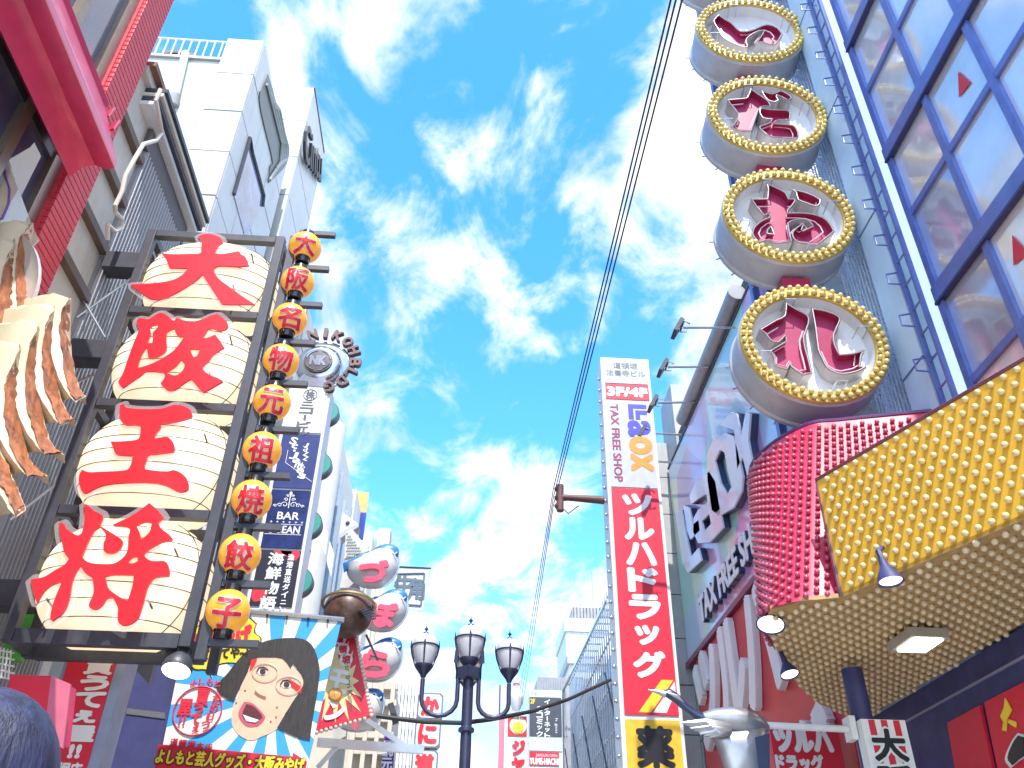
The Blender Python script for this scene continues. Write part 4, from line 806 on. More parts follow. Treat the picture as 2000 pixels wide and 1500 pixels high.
# ---- round letter drums
AX = math.radians(-4); dn = Vector((math.sin(AX), -math.cos(AX), 0)); de = Vector((math.cos(AX), math.sin(AX), 0))
DRUM = mat('drum_grey', (.52, .52, .55), .5, metal=.2, var=.12, scale=3, grime=.35)
DISH = mat('dish_white', (.76, .76, .77), .5, var=.05, grime=.15)
GOLD = mat('gold_ring', (.62, .42, .10), .4, var=.12, metal=.2)
PEARL = mat('pearl_bulb', (.74, .60, .22), .22, var=.1, coat=.6)
MAG = mat('magenta_letter', (.42, .03, .11), .4, var=.15, scale=3)
MAGW = mat('letter_edge', (.50, .46, .46), .45, metal=.2)
TUBE = mat('neon_pink', (.85, .62, .68), .2, coat=.5)
DY = 6.35; DK = DY/7.5; DR = .845*DK
KG = [
 ('い', (1465, 57), 1360, 0, .11, [[[(400, 265), (320, 350), (330, 420), (400, 530), (430, 600), (500, 680), (660, 770), (860, 840), (910, 810), (880, 720), (920, 660), (1000, 600), (1120, 545), (1215, 540), (1150, 650), (1080, 740), (1160, 740), (1350, 795), (1420, 770), (1520, 600), (1440, 500), (1300, 445), (1180, 460), (1020, 530), (900, 560), (780, 555), (700, 490), (620, 410), (500, 340)]]]),
 ('だ', (1498, 222), 1370, 130, .125, [[[(775, 350), (720, 480), (650, 500), (420, 520), (450, 580), (580, 740), (540, 860), (480, 945), (580, 1000), (770, 1015), (800, 920), (850, 780), (920, 630), (1075, 620), (1050, 550), (960, 480), (870, 420)]], [[(945, 385), (1000, 480), (1060, 530), (1150, 550), (1200, 520), (1170, 470), (1180, 440), (1250, 470), (1340, 520), (1400, 500), (1390, 460), (1290, 400), (1220, 385), (1120, 430)]], [[(935, 650), (910, 690), (960, 800), (1110, 820), (1060, 880), (920, 930), (920, 970), (1030, 1070), (1200, 1105), (1510, 1110), (1510, 1040), (1460, 940), (1360, 910), (1120, 890), (1160, 850), (1240, 830), (1370, 830), (1385, 740), (1340, 685), (1100, 675)]]]),
 ('お', (1540, 418), 1400, 320, .14, [[[(700, 280), (720, 350), (710, 490), (490, 495), (560, 600), (660, 720), (720, 690), (760, 740), (640, 790), (540, 870), (500, 960), (530, 1030), (600, 1090), (680, 1060), (780, 1090), (860, 1105), (1040, 1075), (1010, 950), (990, 830), (1060, 790), (1180, 770), (1280, 790), (1350, 870), (1200, 940), (1180, 920), (1215, 830), (1120, 890), (1060, 960), (1070, 1030), (1140, 1090), (1250, 1110), (1380, 1125), (1500, 1050), (1630, 940), (1580, 840), (1480, 750), (1320, 700), (1150, 685), (990, 690), (990, 640), (1040, 590), (1090, 520), (1070, 490), (1000, 490), (960, 410), (860, 350)], [(700, 970), (715, 910), (760, 880), (800, 985)]], [[(1060, 360), (1110, 400), (1140, 500), (1240, 540), (1370, 585), (1430, 560), (1440, 500), (1340, 440), (1200, 390)]]]),
 ('れ', (1590, 667), 1430, 540, .16667, [[[(635, 315), (620, 460), (520, 510), (330, 625), (390, 660), (450, 740), (540, 770), (625, 685), (640, 760), (455, 870), (500, 960), (500, 1045), (640, 1085), (690, 1000), (700, 1060), (840, 1155), (860, 1140), (930, 1130), (890, 960), (850, 820), (840, 700), (890, 560), (885, 460), (760, 390)]], [[(940, 380), (980, 600), (1010, 850), (1060, 960), (1110, 1060), (1200, 1115), (1300, 1140), (1470, 1105), (1560, 1055), (1490, 1060), (1500, 1000), (1510, 920), (1555, 865), (1420, 905), (1260, 920), (1200, 800), (1190, 680), (1250, 540), (1255, 480), (1170, 430), (1050, 395)]]]),
]
bulb0 = None
def drum(c, label, lets=None, x0=0, y0=0, s=1):
    global bulb0
    o = thing('letter_drum', label, 'sign', c, 'round letter drums of the tower sign')
    ax = -dn
    MB().lathe(c, [(DR, .03), (DR+.012, .06), (DR, .09), (DR-.005, .40), (DR+.015, .42), (DR+.015, .46), (DR-.02, .48), (0.01, .48)], 56, axis=ax, cap=False).build('drum', DRUM, o, smooth=True)
    MB().lathe(c, [(DR-.125, .03), (DR-.125, .012), (DR-.118, 0), (DR-.01, 0), (DR, .012), (DR, .03)], 56, axis=ax, cap=False).build('ring', GOLD, o, smooth=True)
    MB().lathe(c, [(.005, .19), (DR-.165, .19), (DR-.14, .17), (DR-.125, .032)], 48, axis=ax, cap=False).build('dish', DISH, o, smooth=True)
    for row, (rr, cnt) in enumerate(((DR-.034, 50), (DR-.094, 47))):
        for k in range(cnt):
            an = 2*PI*(k+.5*row)/cnt; p = c+de*(rr*math.cos(an))+UPZ*(rr*math.sin(an))+dn*.028
            if bulb0 is None:
                bulb0 = MB().ball((0, 0, 0), .027, n=10, m=7).build('bulb', PEARL, o, smooth=True, local=True); bulb0.location = p-OFF[o]
            else: share(bulb0, o, p, 'bulb')
    for hk in (0, 1, 2, 3):
        an = hk*PI/2+.3; e1 = c+de*((DR-.19)*math.cos(an))+UPZ*((DR-.19)*math.sin(an))
        MB().tube([e1+de*.05-dn*.15, e1+de*.05+dn*.05, e1-de*.05+dn*.05, e1-de*.05-dn*.15], .007, 5).build('lifting_eye', STEEL, o)
    for g_ in range(9):
        an = PI+g_*PI/9; e1 = c+de*((DR+.02)*math.cos(an))+UPZ*((DR+.02)*math.sin(an))-dn*.44
        MB().tube([e1, e1+(e1-c-(-dn*.44)).normalized()*.05], .008, 5).build('stud', STEEL, o)
    for lp in lets or []:
        fp = c-dn*.02
        front_ = [[PP(a, b, fp, dn) for a, b in zoomed(x0, y0, s, dens_loop(q, 2))] for q in lp]
        inner = [[q-dn*.09 for q in l] for l in front_]
        MB().plate(inner, -dn*.09).build('stroke', MAG, o)
        for l in front_:
            n_ = len(l); cen = sum(l, Vector())/n_; fcs = [(k, (k+1) % n_, n_+(k+1) % n_, n_+k) for k in range(n_)]
            ar = sum((l[k]-cen).cross(l[(k+1) % n_]-cen).dot(dn) for k in range(n_)); sg_ = (-1 if ar > 0 else 1)*(1 if l is front_[0] else -1)
            ol = [l[k]+dn.cross((l[(k+1) % n_]-l[k-1]).normalized())*(.012*sg_) for k in range(n_)]
            MB().add(l+[q-dn*.18 for q in l], fcs).build('stroke_inside', MAG, o)
            MB().add(ol+[q-dn*.18 for q in ol], fcs).build('stroke_wall', MAGW, o)
            MB().tube(l+[l[0]], .007, 5).build('stroke_rim', MAGW, o)
            ins = [cen+(q-cen)*.80-dn*.05 for q in l[::2]]; MB().tube(ins[2:-2], .008, 5).build('neon_tube', TUBE, o, smooth=True)
    return o
wd_ = {'い': 'topmost full', 'だ': 'second full', 'お': 'third full', 'れ': 'lowest'}
for ch, (a, b), x0, y0, s, lets in KG:
    c = YP(a, b, DY); drum(c, f'{wd_[ch]} round drum ringed with gold bulbs, magenta character {ch}', lets, x0, y0, s)
c = Vector((3.97*DK, DY, YP(1465, 57, DY).z+2.08*DK)); drum(c, 'uppermost round drum cut off by the top picture edge')
tw = thing('drum_tower_mast', 'blue steel mast behind the round letter drums', 'sign frame', (3.4, 7.0, 5.8))
for x, y in ((3.2, 6.92), (3.6, 6.92), (3.2, 7.3), (3.6, 7.3)): box('post', BLUEF, tw, x-.04, x+.04, y-.04, y+.04, 5.8, 15)
for k in range(10): MB().bar((3.24, 6.88, 6+k*.9), (3.56, 6.88, 6.9+k*.9), .04, .04).build('brace', BLUEF, tw)
for z in [YP(a, b, DY).z for _, (a, b), *_r in KG]: box('holder', DRUM, tw, 3.24, 3.56, 6.84, 6.92, z-.3, z+.3); box('red_collar', mat('red_collar', (.45, .02, .08), .4), tw, 3.2, 3.5, 6.55, 6.8, z+DR-.02, z+DR+.3)

# ---- bulb covered marquee
ZB, ZT, ZY = 3.86, 5.80, 4.80
mq = thing('bulb_marquee', 'curved red and yellow marquee covered in light bulbs at lower right', 'marquee', (3.6, 6.2, ZB))
def cat2(P, k):
    res = []
    for i in range(len(P)-1):
        p0, p1, p2, p3 = [Vector(P[min(max(j, 0), len(P)-1)]) for j in (i-1, i, i+1, i+2)]
        for j in range(k): t = j/k; res.append(.5*(2*p1+(p2-p0)*t+(2*p0-5*p1+4*p2-p3)*t*t+(3*p1-p0-3*p2+p3)*t**3))
    return res+[Vector(P[-1])]
def bow(p0, p1, t):  # yellow face line, slight outward bow
    return p0.lerp(p1, t)
Ya, Yb = Vector((3.75, 3.28)), Vector((2.69, 5.69))
redbot = cat2([(3.6, 5.86), (3.2, 5.78), (2.74, 5.73), (2.45, 5.79), (2.27, 5.99), (2.32, 6.35), (2.62, 6.95)], 6)
redtop = cat2([(4.12, 6.10), (3.70, 6.22), (3.33, 6.33), (3.08, 6.42), (2.86, 6.78), (2.79, 7.25), (3.0, 7.9)], 6)
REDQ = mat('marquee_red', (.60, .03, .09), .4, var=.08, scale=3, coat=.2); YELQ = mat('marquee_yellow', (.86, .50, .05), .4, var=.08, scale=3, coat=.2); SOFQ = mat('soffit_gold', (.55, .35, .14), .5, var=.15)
n = len(redbot); m_ = 8; vs = []
for k in range(m_+1):
    t = k/m_
    for i in range(n): q = redbot[i].lerp(redtop[i], t); vs.append((q.x, q.y, ZB+(ZT-ZB)*t))
MB().add(vs, [(k*n+i, k*n+i+1, (k+1)*n+i+1, (k+1)*n+i) for k in range(m_) for i in range(n-1)]).build('red_fascia', REDQ, mq, smooth=True)
MB().plate([[Vector((q.x, q.y, ZT)) for q in redtop]+[Vector((4.2, 7.9, ZT)), Vector((4.2, 6.1, ZT))]], (0, 0, -.03)).build('top_deck', mat('deck_purple', (.25, .06, .2), .6), mq)
MB().tube([Vector((q.x, q.y, ZT)) for q in redtop], .02, 6).build('top_lip', mat('lip_purple', (.14, .05, .16), .4), mq)
yn = Vector((-(Yb-Ya).y, (Yb-Ya).x)).normalized(); yn = yn if yn.x < 0 else -yn
off2 = Vector((yn.x, yn.y, 0))
MB().hexa([(Ya.x, Ya.y, ZB), (Yb.x, Yb.y, ZB), (Yb.x, Yb.y, ZY), (Ya.x, Ya.y, ZY)], [(Ya.x+1.2, Ya.y+.1, ZB), (Yb.x+.25, Yb.y+.02, ZB), (Yb.x+.25, Yb.y+.02, ZY), (Ya.x+1.2, Ya.y+.1, ZY)]).build('yellow_fascia', YELQ, mq)
MB().tube([(Ya.x, Ya.y, ZY+.005), (Yb.x, Yb.y, ZY+.005), (Yb.x, Yb.y, ZB)], .016, 6).build('fascia_trim', mat('trim_brown', (.20, .07, .10), .4), mq)
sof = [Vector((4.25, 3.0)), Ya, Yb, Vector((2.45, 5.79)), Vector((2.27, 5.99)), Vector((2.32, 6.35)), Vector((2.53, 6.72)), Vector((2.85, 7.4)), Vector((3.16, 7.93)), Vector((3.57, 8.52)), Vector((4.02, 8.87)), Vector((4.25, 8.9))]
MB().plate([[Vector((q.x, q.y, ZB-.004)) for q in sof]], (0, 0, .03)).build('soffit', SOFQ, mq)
# bulbs: those of the yellow face one by one, red and soffit bulbs beyond the limit joined
yb0 = None
for i in range(27):
    for k in range(11):
        t = (i+.5*(k % 2)+.3)/27.6; q = Ya.lerp(Yb, t); p = Vector((q.x, q.y, ZB+.05+k*.084))+off2*.022
        if yb0 is None: yb0 = MB().ball((0, 0, 0), .022, n=10, m=7).build('bulb', mat('marquee_bulb', (.78, .62, .32), .2, coat=.6), mq, smooth=True, local=True); yb0.location = p-OFF[mq]
        else: share(yb0, mq, p, 'bulb')
rbm = MB(); al = [0]
for i in range(1, n): al.append(al[-1]+(redtop[i]-redtop[i-1]).length*.5+(redbot[i]-redbot[i-1]).length*.5)
for ci in range(38):
    s_ = al[-1]*(ci+.3)/38; i = max(j for j in range(n) if al[j] <= s_); i = min(i, n-2); f_ = (s_-al[i])/(al[i+1]-al[i])
    for k in range(23):
        t = (k+.5*(ci % 2)+.4)/24; q = redbot[i].lerp(redbot[i+1], f_).lerp(redtop[i].lerp(redtop[i+1], f_), t); d = (redtop[i+1]-redtop[i]).normalized(); nv = Vector((-d.y, d.x)); 
        if nv.y > 0 and nv.x > 0 or (nv.x > .2): nv = -nv
        p = Vector((q.x+nv.x*.02, q.y+nv.y*.02, ZB+(ZT-ZB)*t)); rbm.ball(p, .023, n=8, m=5)
o = rbm.build('red_bulbs', mat('red_bulb', (.52, .08, .13), .22, coat=.6), mq, smooth=True); o['kind'] = 'stuff'
def inside(p, P):
    c_ = False; j = len(P)-1
    for i in range(len(P)):
        if (P[i].y > p.y) != (P[j].y > p.y) and p.x < (P[j].x-P[i].x)*(p.y-P[i].y)/(P[j].y-P[i].y)+P[i].x: c_ = not c_
        j = i
    return c_
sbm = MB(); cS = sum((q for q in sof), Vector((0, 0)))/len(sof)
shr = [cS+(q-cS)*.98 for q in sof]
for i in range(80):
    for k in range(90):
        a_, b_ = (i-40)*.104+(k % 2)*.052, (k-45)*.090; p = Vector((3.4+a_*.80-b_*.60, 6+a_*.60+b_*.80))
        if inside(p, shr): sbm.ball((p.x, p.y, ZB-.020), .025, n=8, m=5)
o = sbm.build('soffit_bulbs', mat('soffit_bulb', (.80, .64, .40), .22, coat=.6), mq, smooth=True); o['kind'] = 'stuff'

# lamps under the marquee
def cone_lamp(label, tip, d, L_, r, m, lit=False):
    o = thing('cone_lamp', label, 'lamp', tip, 'cone lamps on the marquee'); d = Vector(d).normalized(); tip = Vector(tip)
    MB().lathe(tip, [(r*.28, 0), (r*.34, L_*.28), (r*.42, L_*.38), (r*.9, L_*.8), (r, L_), (r*.94, L_*.995), (r*.3, L_*.5)], 22, axis=d).build('shade', m, o, smooth=True)
    MB().lathe(tip+d*L_*.93, [(.002, 0), (r*.9, .002)], 20, axis=d).build('lens', mat('lamp_white', (.9, .88, .8), .4, emit=1.2 if True else 0, ecol=(1, .95, .82)), o)
    MB().tube([tip, tip-d*.06, tip-d*.06+Vector((.06, .05, .05))], .02, 6).build('arm', m, o, smooth=True)
    return o
cone_lamp('dark blue cone lamp clamped to the lower edge of the yellow fascia', ZP(1722, 1092, 3.95), (.1, -.1, -1), .17, .085, NAVY)
cone_lamp('wide white and navy lamp at the left tip of the marquee', ZP(1512, 1200, 3.92)+Vector((-.04, -.03, -.0)), (-.25, -.35, -1), .12, .11, NAVY)
cone_lamp('small navy cone lamp below the curled end of the marquee', ZP(1530, 1285, 3.80), (.1, -.3, -1), .16, .08, NAVY)
fc = ZP(1790, 1245, ZB-.06)
fl_ = thing('square_flood_lamp', 'lit square flood lamp fixed under the bulb covered soffit', 'lamp', fc)
box('housing', mat('beige_box', (.45, .40, .33), .5), fl_, fc.x-.15, fc.x+.15, fc.y-.2, fc.y+.2, ZB-.12, ZB-.05)
box('lens', mat('lit_panel', (.95, 1, .9), .4, emit=4., ecol=(.88, 1, .80)), fl_, fc.x-.11, fc.x+.11, fc.y-.17, fc.y+.13, ZB-.135, ZB-.121)
# lower wall with red panels
lw = thing('shop_entrance_wall', 'dark blue shop wall below the marquee at lower right', 'wall', (4.6, 6, 0))
box('wall', NAVY, lw, 4.24, 4.6, 1, 9.0, 0, ZB-.03); box('joint', mat('pale_joint', (.25, .24, .38), .5), lw, 4.225, 4.239, 1, 9, 3.62, 3.64)
for i, (uv, lab) in enumerate([([(1850, 1412), (1912, 1378), (1940, 1510), (1868, 1520)], 'plain red lit panel on the dark wall below the marquee'), ([(1922, 1372), (1998, 1333), (2030, 1500), (1950, 1510)], 'red lit panel with brush lettering at the lower right corner')]):
    o = thing('red_wall_panel', lab, 'sign', XP(*uv[2], 4.2), 'red panels below the marquee')
    P3 = [XP(a, b, 4.2) for a, b in uv]; MB().plate([P3], (.03, 0, 0)).build('panel', REDP, o)
    if i:
        MB().plate([[XP(a, b, 4.185) for a, b in zoomed(1640, 1320, .18, [(1790, 240), (1860, 370), (1810, 470), (1800, 600), (1760, 590), (1775, 500), (1740, 440), (1780, 340)])]], (.01, 0, 0)).build('stroke', YELP, o); MB().plate([[XP(a, b, 4.185) for a, b in zoomed(1640, 1320, .18, [(1830, 470), (1910, 500), (1905, 560), (1825, 510)])]], (.01, 0, 0)).build('stroke', YELP, o)
        st = dens_loop([(1930, 620), (2000, 640), (2010, 860), (1930, 930), (1850, 1000), (1790, 900), (1860, 720)], 3)
        MB().plate([[XP(a, b, 4.185) for a, b in zoomed(1640, 1320, .18, st)]], (.01, 0, 0)).build('brush_edge', WHT, o); MB().plate([[XP(a, b, 4.172) for a, b in zoomed(1640, 1320, .18, [(1935+(x-1935)*.8, 800+(y-800)*.84) for x, y in st])]], (.01, 0, 0)).build('brush_mark', BLK, o)
sy = 6.9
ss = thing('striped_vertical_sign', 'red and white striped vertical sign with black 大阪 below the marquee', 'sign', YP(1720, 1500, sy))
P4 = [YP(a, b, sy) for a, b in [(1684, 1404), (1769, 1408), (1795, 1530), (1704, 1530)]]
x0_, x1_ = (P4[0].x+P4[3].x)/2, (P4[1].x+P4[2].x)/2; zt2 = P4[0].z
box('board', WHT, ss, x0_, x1_, sy, sy+.12, 1.2, zt2)
for k in range(3): xx = x0_+(x1_-x0_)*(.16+.28*k); box('stripe', REDP, ss, xx, xx+(x1_-x0_)*.14, sy-.006, sy-.001, 1.22, zt2-.005)
t = MB(); vletters(t, '大阪', ((x0_+x1_)/2, sy-.010, zt2-.06), .27, .27, bold=.028); t.build('lettering_edge', WHT, ss)
t = MB(); vletters(t, '大阪', ((x0_+x1_)/2, sy-.016, zt2-.06), .26, .27, bold=.010); t.build('lettering', BLK, ss)
# ---- electronics shop building
lb = thing('panelled_shop_building', 'grey panelled building carrying the two large billboards on the right', 'building', (6, 13, 0))
YL0, YL1, ZL0, ZL1 = 9.3, 15.4, 6.32, 10.36
GP = mat('grey_panel', (.46, .46, .45), .55, var=.1, scale=1.5, grime=.3)
box('wall', DARKGAP, lb, RX+.06, RX+6, 9.2, 17.5, 0, 10.9)
for k in range(11): box('panel', GP, lb, RX+.03, RX+.065, YL1+.02, 17.5, k*1.0+.01, k*1.0+.99)
for k in range(12): box('panel', GP, lb, RX+.05, RX+2, 9.15, 9.21, k*.9+.01, k*.9+.89)
# return wall facing the camera behind the vertical sign
for k in range(13): box('return_panel', GP, lb, 3.62, RX+.02, 15.45, 15.5, k*.85+.01, k*.85+.84); 
box('return_core', DARKGAP, lb, 3.63, RX+.02, 15.51, 17.5, 0, 11)
MB().tube([XP(1335, 820, 4.12), XP(1440, 570, 4.12)], .15, 14).build('roof_pipe', PIPE, lb, smooth=True)
q = XP(1338, 770, 4.5); box('roof_box', GP, lb, q.x-.3, q.x+.4, q.y, q.y+1, 10.4, q.z+.25)
# iridescent billboard
im = bpy.data.materials.new('iridescent_print'); im.use_nodes = True; it = im.node_tree; ib = it.nodes['Principled BSDF']; ib.inputs['Roughness'].default_value = .18; ib.inputs['Coat Weight'].default_value = .5
tcn = it.nodes.new('ShaderNodeTexCoord'); vo = it.nodes.new('ShaderNodeTexVoronoi'); vo.inputs['Scale'].default_value = .55; it.links.new(tcn.outputs['Object'], vo.inputs['Vector'])
rp = it.nodes.new('ShaderNodeValToRGB'); it.links.new(vo.outputs['Color'], rp.inputs[0])
for pos, c in ((0., (.42, .26, .62)), (.25, (.70, .42, .60)), (.45, (.45, .62, .80)), (.6, (.42, .72, .60)), (.8, (.72, .72, .50)), (1., (.62, .50, .75))):
    e = rp.color_ramp.elements[0] if pos == 0. else rp.color_ramp.elements[-1] if pos == 1. else rp.color_ramp.elements.new(pos); e.color = (*c, 1); e.position = pos
it.links.new(rp.outputs[0], ib.inputs['Base Color'])
lx = thing('iridescent_billboard', 'pastel iridescent billboard with big white raised Laox letters', 'billboard', (RX, 12.5, ZL0))
box('board', im, lx, RX-.06, RX+.028, YL0, YL1, ZL0, ZL1); box('edge', DKF, lx, RX-.08, RX+.027, YL0, YL1, ZL1+.001, ZL1+.04); box('edge', mat('maroon_edge', (.2, .03, .08), .4), lx, RX-.12, RX+.027, YL0, YL1, ZL0-.09, ZL0-.001)
Zb = lambda p: zoomed(1300, 520, .4, p)
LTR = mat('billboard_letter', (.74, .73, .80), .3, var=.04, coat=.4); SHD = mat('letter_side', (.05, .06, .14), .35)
LX_ = [[[(45, 1195), (75, 1188), (122, 1420), (160, 1375), (174, 1435), (108, 1498), (84, 1450)]], [[(85, 1165), (115, 1180), (132, 1262), (160, 1238), (167, 1290), (120, 1335), (104, 1290)]],
       [[(116, 1118), (150, 1052), (212, 1003), (242, 1050), (280, 1275), (214, 1348), (158, 1352), (134, 1295), (136, 1230), (158, 1190), (206, 1150), (198, 1108), (150, 1142), (124, 1162)], [(176, 1245), (212, 1208), (222, 1258), (188, 1294)]],
       [[(200, 920), (230, 850), (290, 813), (330, 830), (352, 900), (377, 1030), (370, 1100), (330, 1180), (262, 1220), (225, 1190), (205, 1050)], [(240, 950), (265, 895), (287, 910), (302, 1000), (322, 1075), (300, 1115), (268, 1060)]],
       [[(268, 775), (316, 713), (345, 720), (368, 830), (390, 713), (412, 720), (402, 850), (430, 1000), (400, 1030), (375, 930), (350, 990), (335, 800)]]]
for lp in LX_:
    L3 = [[XP(a, b, RX-.20) for a, b in Zb(q)] for q in lp]
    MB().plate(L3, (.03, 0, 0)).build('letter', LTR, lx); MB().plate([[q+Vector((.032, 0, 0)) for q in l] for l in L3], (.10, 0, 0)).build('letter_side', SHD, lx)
p0, p1_ = XP(1368, 1118, RX-.16), XP(1476, 985, RX-.16); cm = (p0+p1_)/2
t = MB(); letters(t, 'TAX FREE SHOP', Vector((RX-.16, cm.y, 6.78)), (0, -1, 0), UPZ, abs(p0.y-p1_.y)*1.22, .42, .012, .018); t.build('lettering', WHT, lx)
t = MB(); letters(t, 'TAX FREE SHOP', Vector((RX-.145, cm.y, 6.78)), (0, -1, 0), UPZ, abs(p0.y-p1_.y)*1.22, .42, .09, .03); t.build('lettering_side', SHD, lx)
for (a, b), (c_, d_), i in zip([(1335, 640), (1305, 717), (1285, 787), (1262, 845), (1240, 900)], [(1442, 640), (1395, 716), (1366, 785), (1340, 850), (1318, 903)], range(5)):
    w0 = XP(c_, d_, RX); w1 = YP(a, b, w0.y+.05)
    o = thing('arm_flood_lamp', ['uppermost', 'second', 'third', 'fourth', 'lowest'][i]+' flood lamp on a thin arm above the iridescent billboard', 'lamp', w0, 'arm flood lamps on the billboard')
    MB().tube([w0, w1], .022, 6).build('arm', STEEL, o)
    h = w1+Vector((-.06, 0, -.02)); MB().hexa([h+Vector((-.14, -.13, -.12)), h+Vector((-.08, -.13, -.14)), h+Vector((.06, -.13, .10)), h+Vector((0, -.13, .14))], [h+Vector((-.14, .13, -.12)), h+Vector((-.08, .13, -.14)), h+Vector((.06, .13, .10)), h+Vector((0, .13, .14))]).build('head', DKF, o)
    MB().tube([w1+Vector((.08, -.1, 0)), w1+Vector((-.02, -.14, .02)), w1+Vector((-.02, .14, .02)), w1+Vector((.08, .1, 0))], .014, 5).build('yoke', STEEL, o)
# red drugstore billboard
rbb = thing('red_billboard', 'red billboard with tall raised white ツルハ characters below the iridescent one', 'billboard', (RX, 12, 3.5))
box('board', mat('billboard_red', (.62, .025, .04), .4, var=.1, scale=2), rbb, RX-.05, RX+.028, 9.2, 14.95, 0.2, ZL0-.1)
def row(s, y0, y1, z0, z1, depth):
    for i, ch in enumerate(s):
        ya_, yb2 = y0+(y1-y0)*i/len(s), y0+(y1-y0)*(i+.92)/len(s)
        t = MB(); letters(t, ch, (RX-.05-depth, (ya_+yb2)/2, (z0+z1)/2), (0, -1, 0), UPZ, abs(yb2-ya_), z1-z0, .03, .075); t.build('letter', WHT, rbb)
        t = MB(); letters(t, ch, (RX-.05-depth+.032, (ya_+yb2)/2, (z0+z1)/2), (0, -1, 0), UPZ, abs(yb2-ya_), z1-z0, depth-.04, .075); t.build('letter_side', WHTM, rbb)
row('ツルハ', 14.8, 10.6, 4.7, 6.12, .10); row('ドラッグ', 14.7, 9.5, 2.95, 4.15, .10)
# lower box sign
by = 9.05; bsn = thing('small_red_box_sign', 'small red box sign reading ツルハ ドラッグ behind the crane figure', 'sign', YP(1570, 1500, by))
a_, b_ = YP(1503, 1422, by), YP(1636, 1424, by); box('box', REDP, bsn, a_.x, b_.x, by, by+.6, 2.2, a_.z)
t = MB(); letters(t, 'ツルハ', YP(1569, 1447, by-.006), XR, UPZ, .58, .2, 0, .02); letters(t, 'ドラッグ', YP(1562, 1490, by-.006), XR, UPZ, .48, .15, 0, .012); t.build('lettering', WHT, bsn)
# ---- tall vertical sign
VY = 14.0
vx0, vx1 = 2.57, 3.58; vzt = YP(1220, 700, VY).z
vs_ = thing('tall_vertical_sign', 'tall narrow shop sign with Laox and a red ツルハドラッグ panel', 'sign', (3.08, VY, 0))
box('casing', WHTM, vs_, vx0, vx1, VY, VY+.55, 0, vzt, .01)
zz_ = [YP(1240, y, VY).z for y in (704, 752, 783, 954, 1404)]+[1.0]
mats_ = [mat('silver_print', (.46, .47, .48), .4), REDP, mat('pale_grey_print', (.50, .51, .54), .4), REDP, mat('drug_yellow', (.80, .50, .04), .45)]
pv = []
for i in range(5): pv.append(box('panel', mats_[i], vs_, vx0+.07, vx1-.06, VY-.02, VY-.002, zz_[i+1]+.012+(.05 if i == 3 else 0), zz_[i]-.012))
vc = (vx0+vx1)/2; VF = VY-.024; GP2 = mat('light_grey_print', (.10, .10, .11), .5)
t = MB(); letters(t, '道頓堀', (vc, VF, zz_[0]-.17), XR, UPZ, .5, .15); letters(t, '法善寺ビル', (vc, VF, zz_[0]-.36), XR, UPZ, .8, .15); t.build('lettering', GP2, pv[0])
t = MB(); letters(t, '3F/4F', (vc, VF, (zz_[1]+zz_[2])/2), XR, UPZ, .8, .2, 0, .02); t.build('lettering', WHT, pv[1])
h = zz_[2]-zz_[3]
t = MB(); letters(t, 'TAX FREE SHOP', (vx0+.22, VF, (zz_[2]+zz_[3])/2), (0, 0, -1), (1, 0, 0), h*.88, .15, 0, .006); t.build('lettering', mat('plum_print', (.30, .02, .10), .5), pv[2])
t = MB(); lz = zz_[2]-.10
t.plate([[(vx0+.50, VF, lz), (vx1-.14, VF, lz), (vx1-.14, VF, lz-.10), (vx0+.60, VF, lz-.10), (vx0+.60, VF, lz-.36), (vx0+.50, VF, lz-.36)]], (0, 0, 0)); t.plate([[(vx0+.64, VF, lz-.14), (vx1-.14, VF, lz-.14), (vx1-.14, VF, lz-.24), (vx0+.73, VF, lz-.24), (vx0+.73, VF, lz-.36), (vx0+.64, VF, lz-.36)]], (0, 0, 0))
letters(t, 'a', (vx0+.69, VF, lz-.57), (0, 0, -1), (1, 0, 0), .33, .40, 0, .03); t.build('lettering', mat('logo_blue', (.06, .06, .50), .4), pv[2])
t = MB(); letters(t, 'o', (vx0+.69, VF, lz-.95), (0, 0, -1), (1, 0, 0), .34, .40, 0, .035); letters(t, 'x', (vx0+.69, VF, lz-1.33), (0, 0, -1), (1, 0, 0), .34, .38, 0, .03); t.build('lettering', mat('logo_orange', (.80, .30, .04), .4), pv[2])
t = MB(); hh_ = (zz_[3]-zz_[4]); vletters(t, 'ツルハドラッグ', (vc+.03, VF, zz_[3]-.1), .5, hh_*.118, bold=.03, H=hh_*.095); t.build('lettering', WHT, pv[3])
MB().plate([[(vx0+.3, VF, zz_[4]+.1), (vx0+.5, VF, zz_[4]+.1), (vx1-.1, VF, zz_[4]+.62), (vx1-.3, VF, zz_[4]+.62)]], (0, 0, 0)).build('brush_stripe', YELP, pv[3]); MB().plate([[(vx0+.53, VF, zz_[4]+.1), (vx0+.75, VF, zz_[4]+.1), (vx1-.08, VF, zz_[4]+.44), (vx1-.08, VF, zz_[4]+.60)]], (0, 0, 0)).build('brush_stripe', WHT, pv[3])
t = MB(); letters(t, '薬', (vc+.02, VF, zz_[4]-.42), XR, UPZ, .55, .58, 0, .03); t.build('lettering', BLK, pv[4])
b0 = None
for k in range(34):
    p = Vector((vx0-.02, VY+.2, 2.5+k*.28))
    if b0 is None: b0 = MB().ball((0, 0, 0), .035, n=8, m=6).build('edge_bulb', STEEL, vs_, smooth=True, local=True); b0.location = p-OFF[vs_]
    else: share(b0, vs_, p)
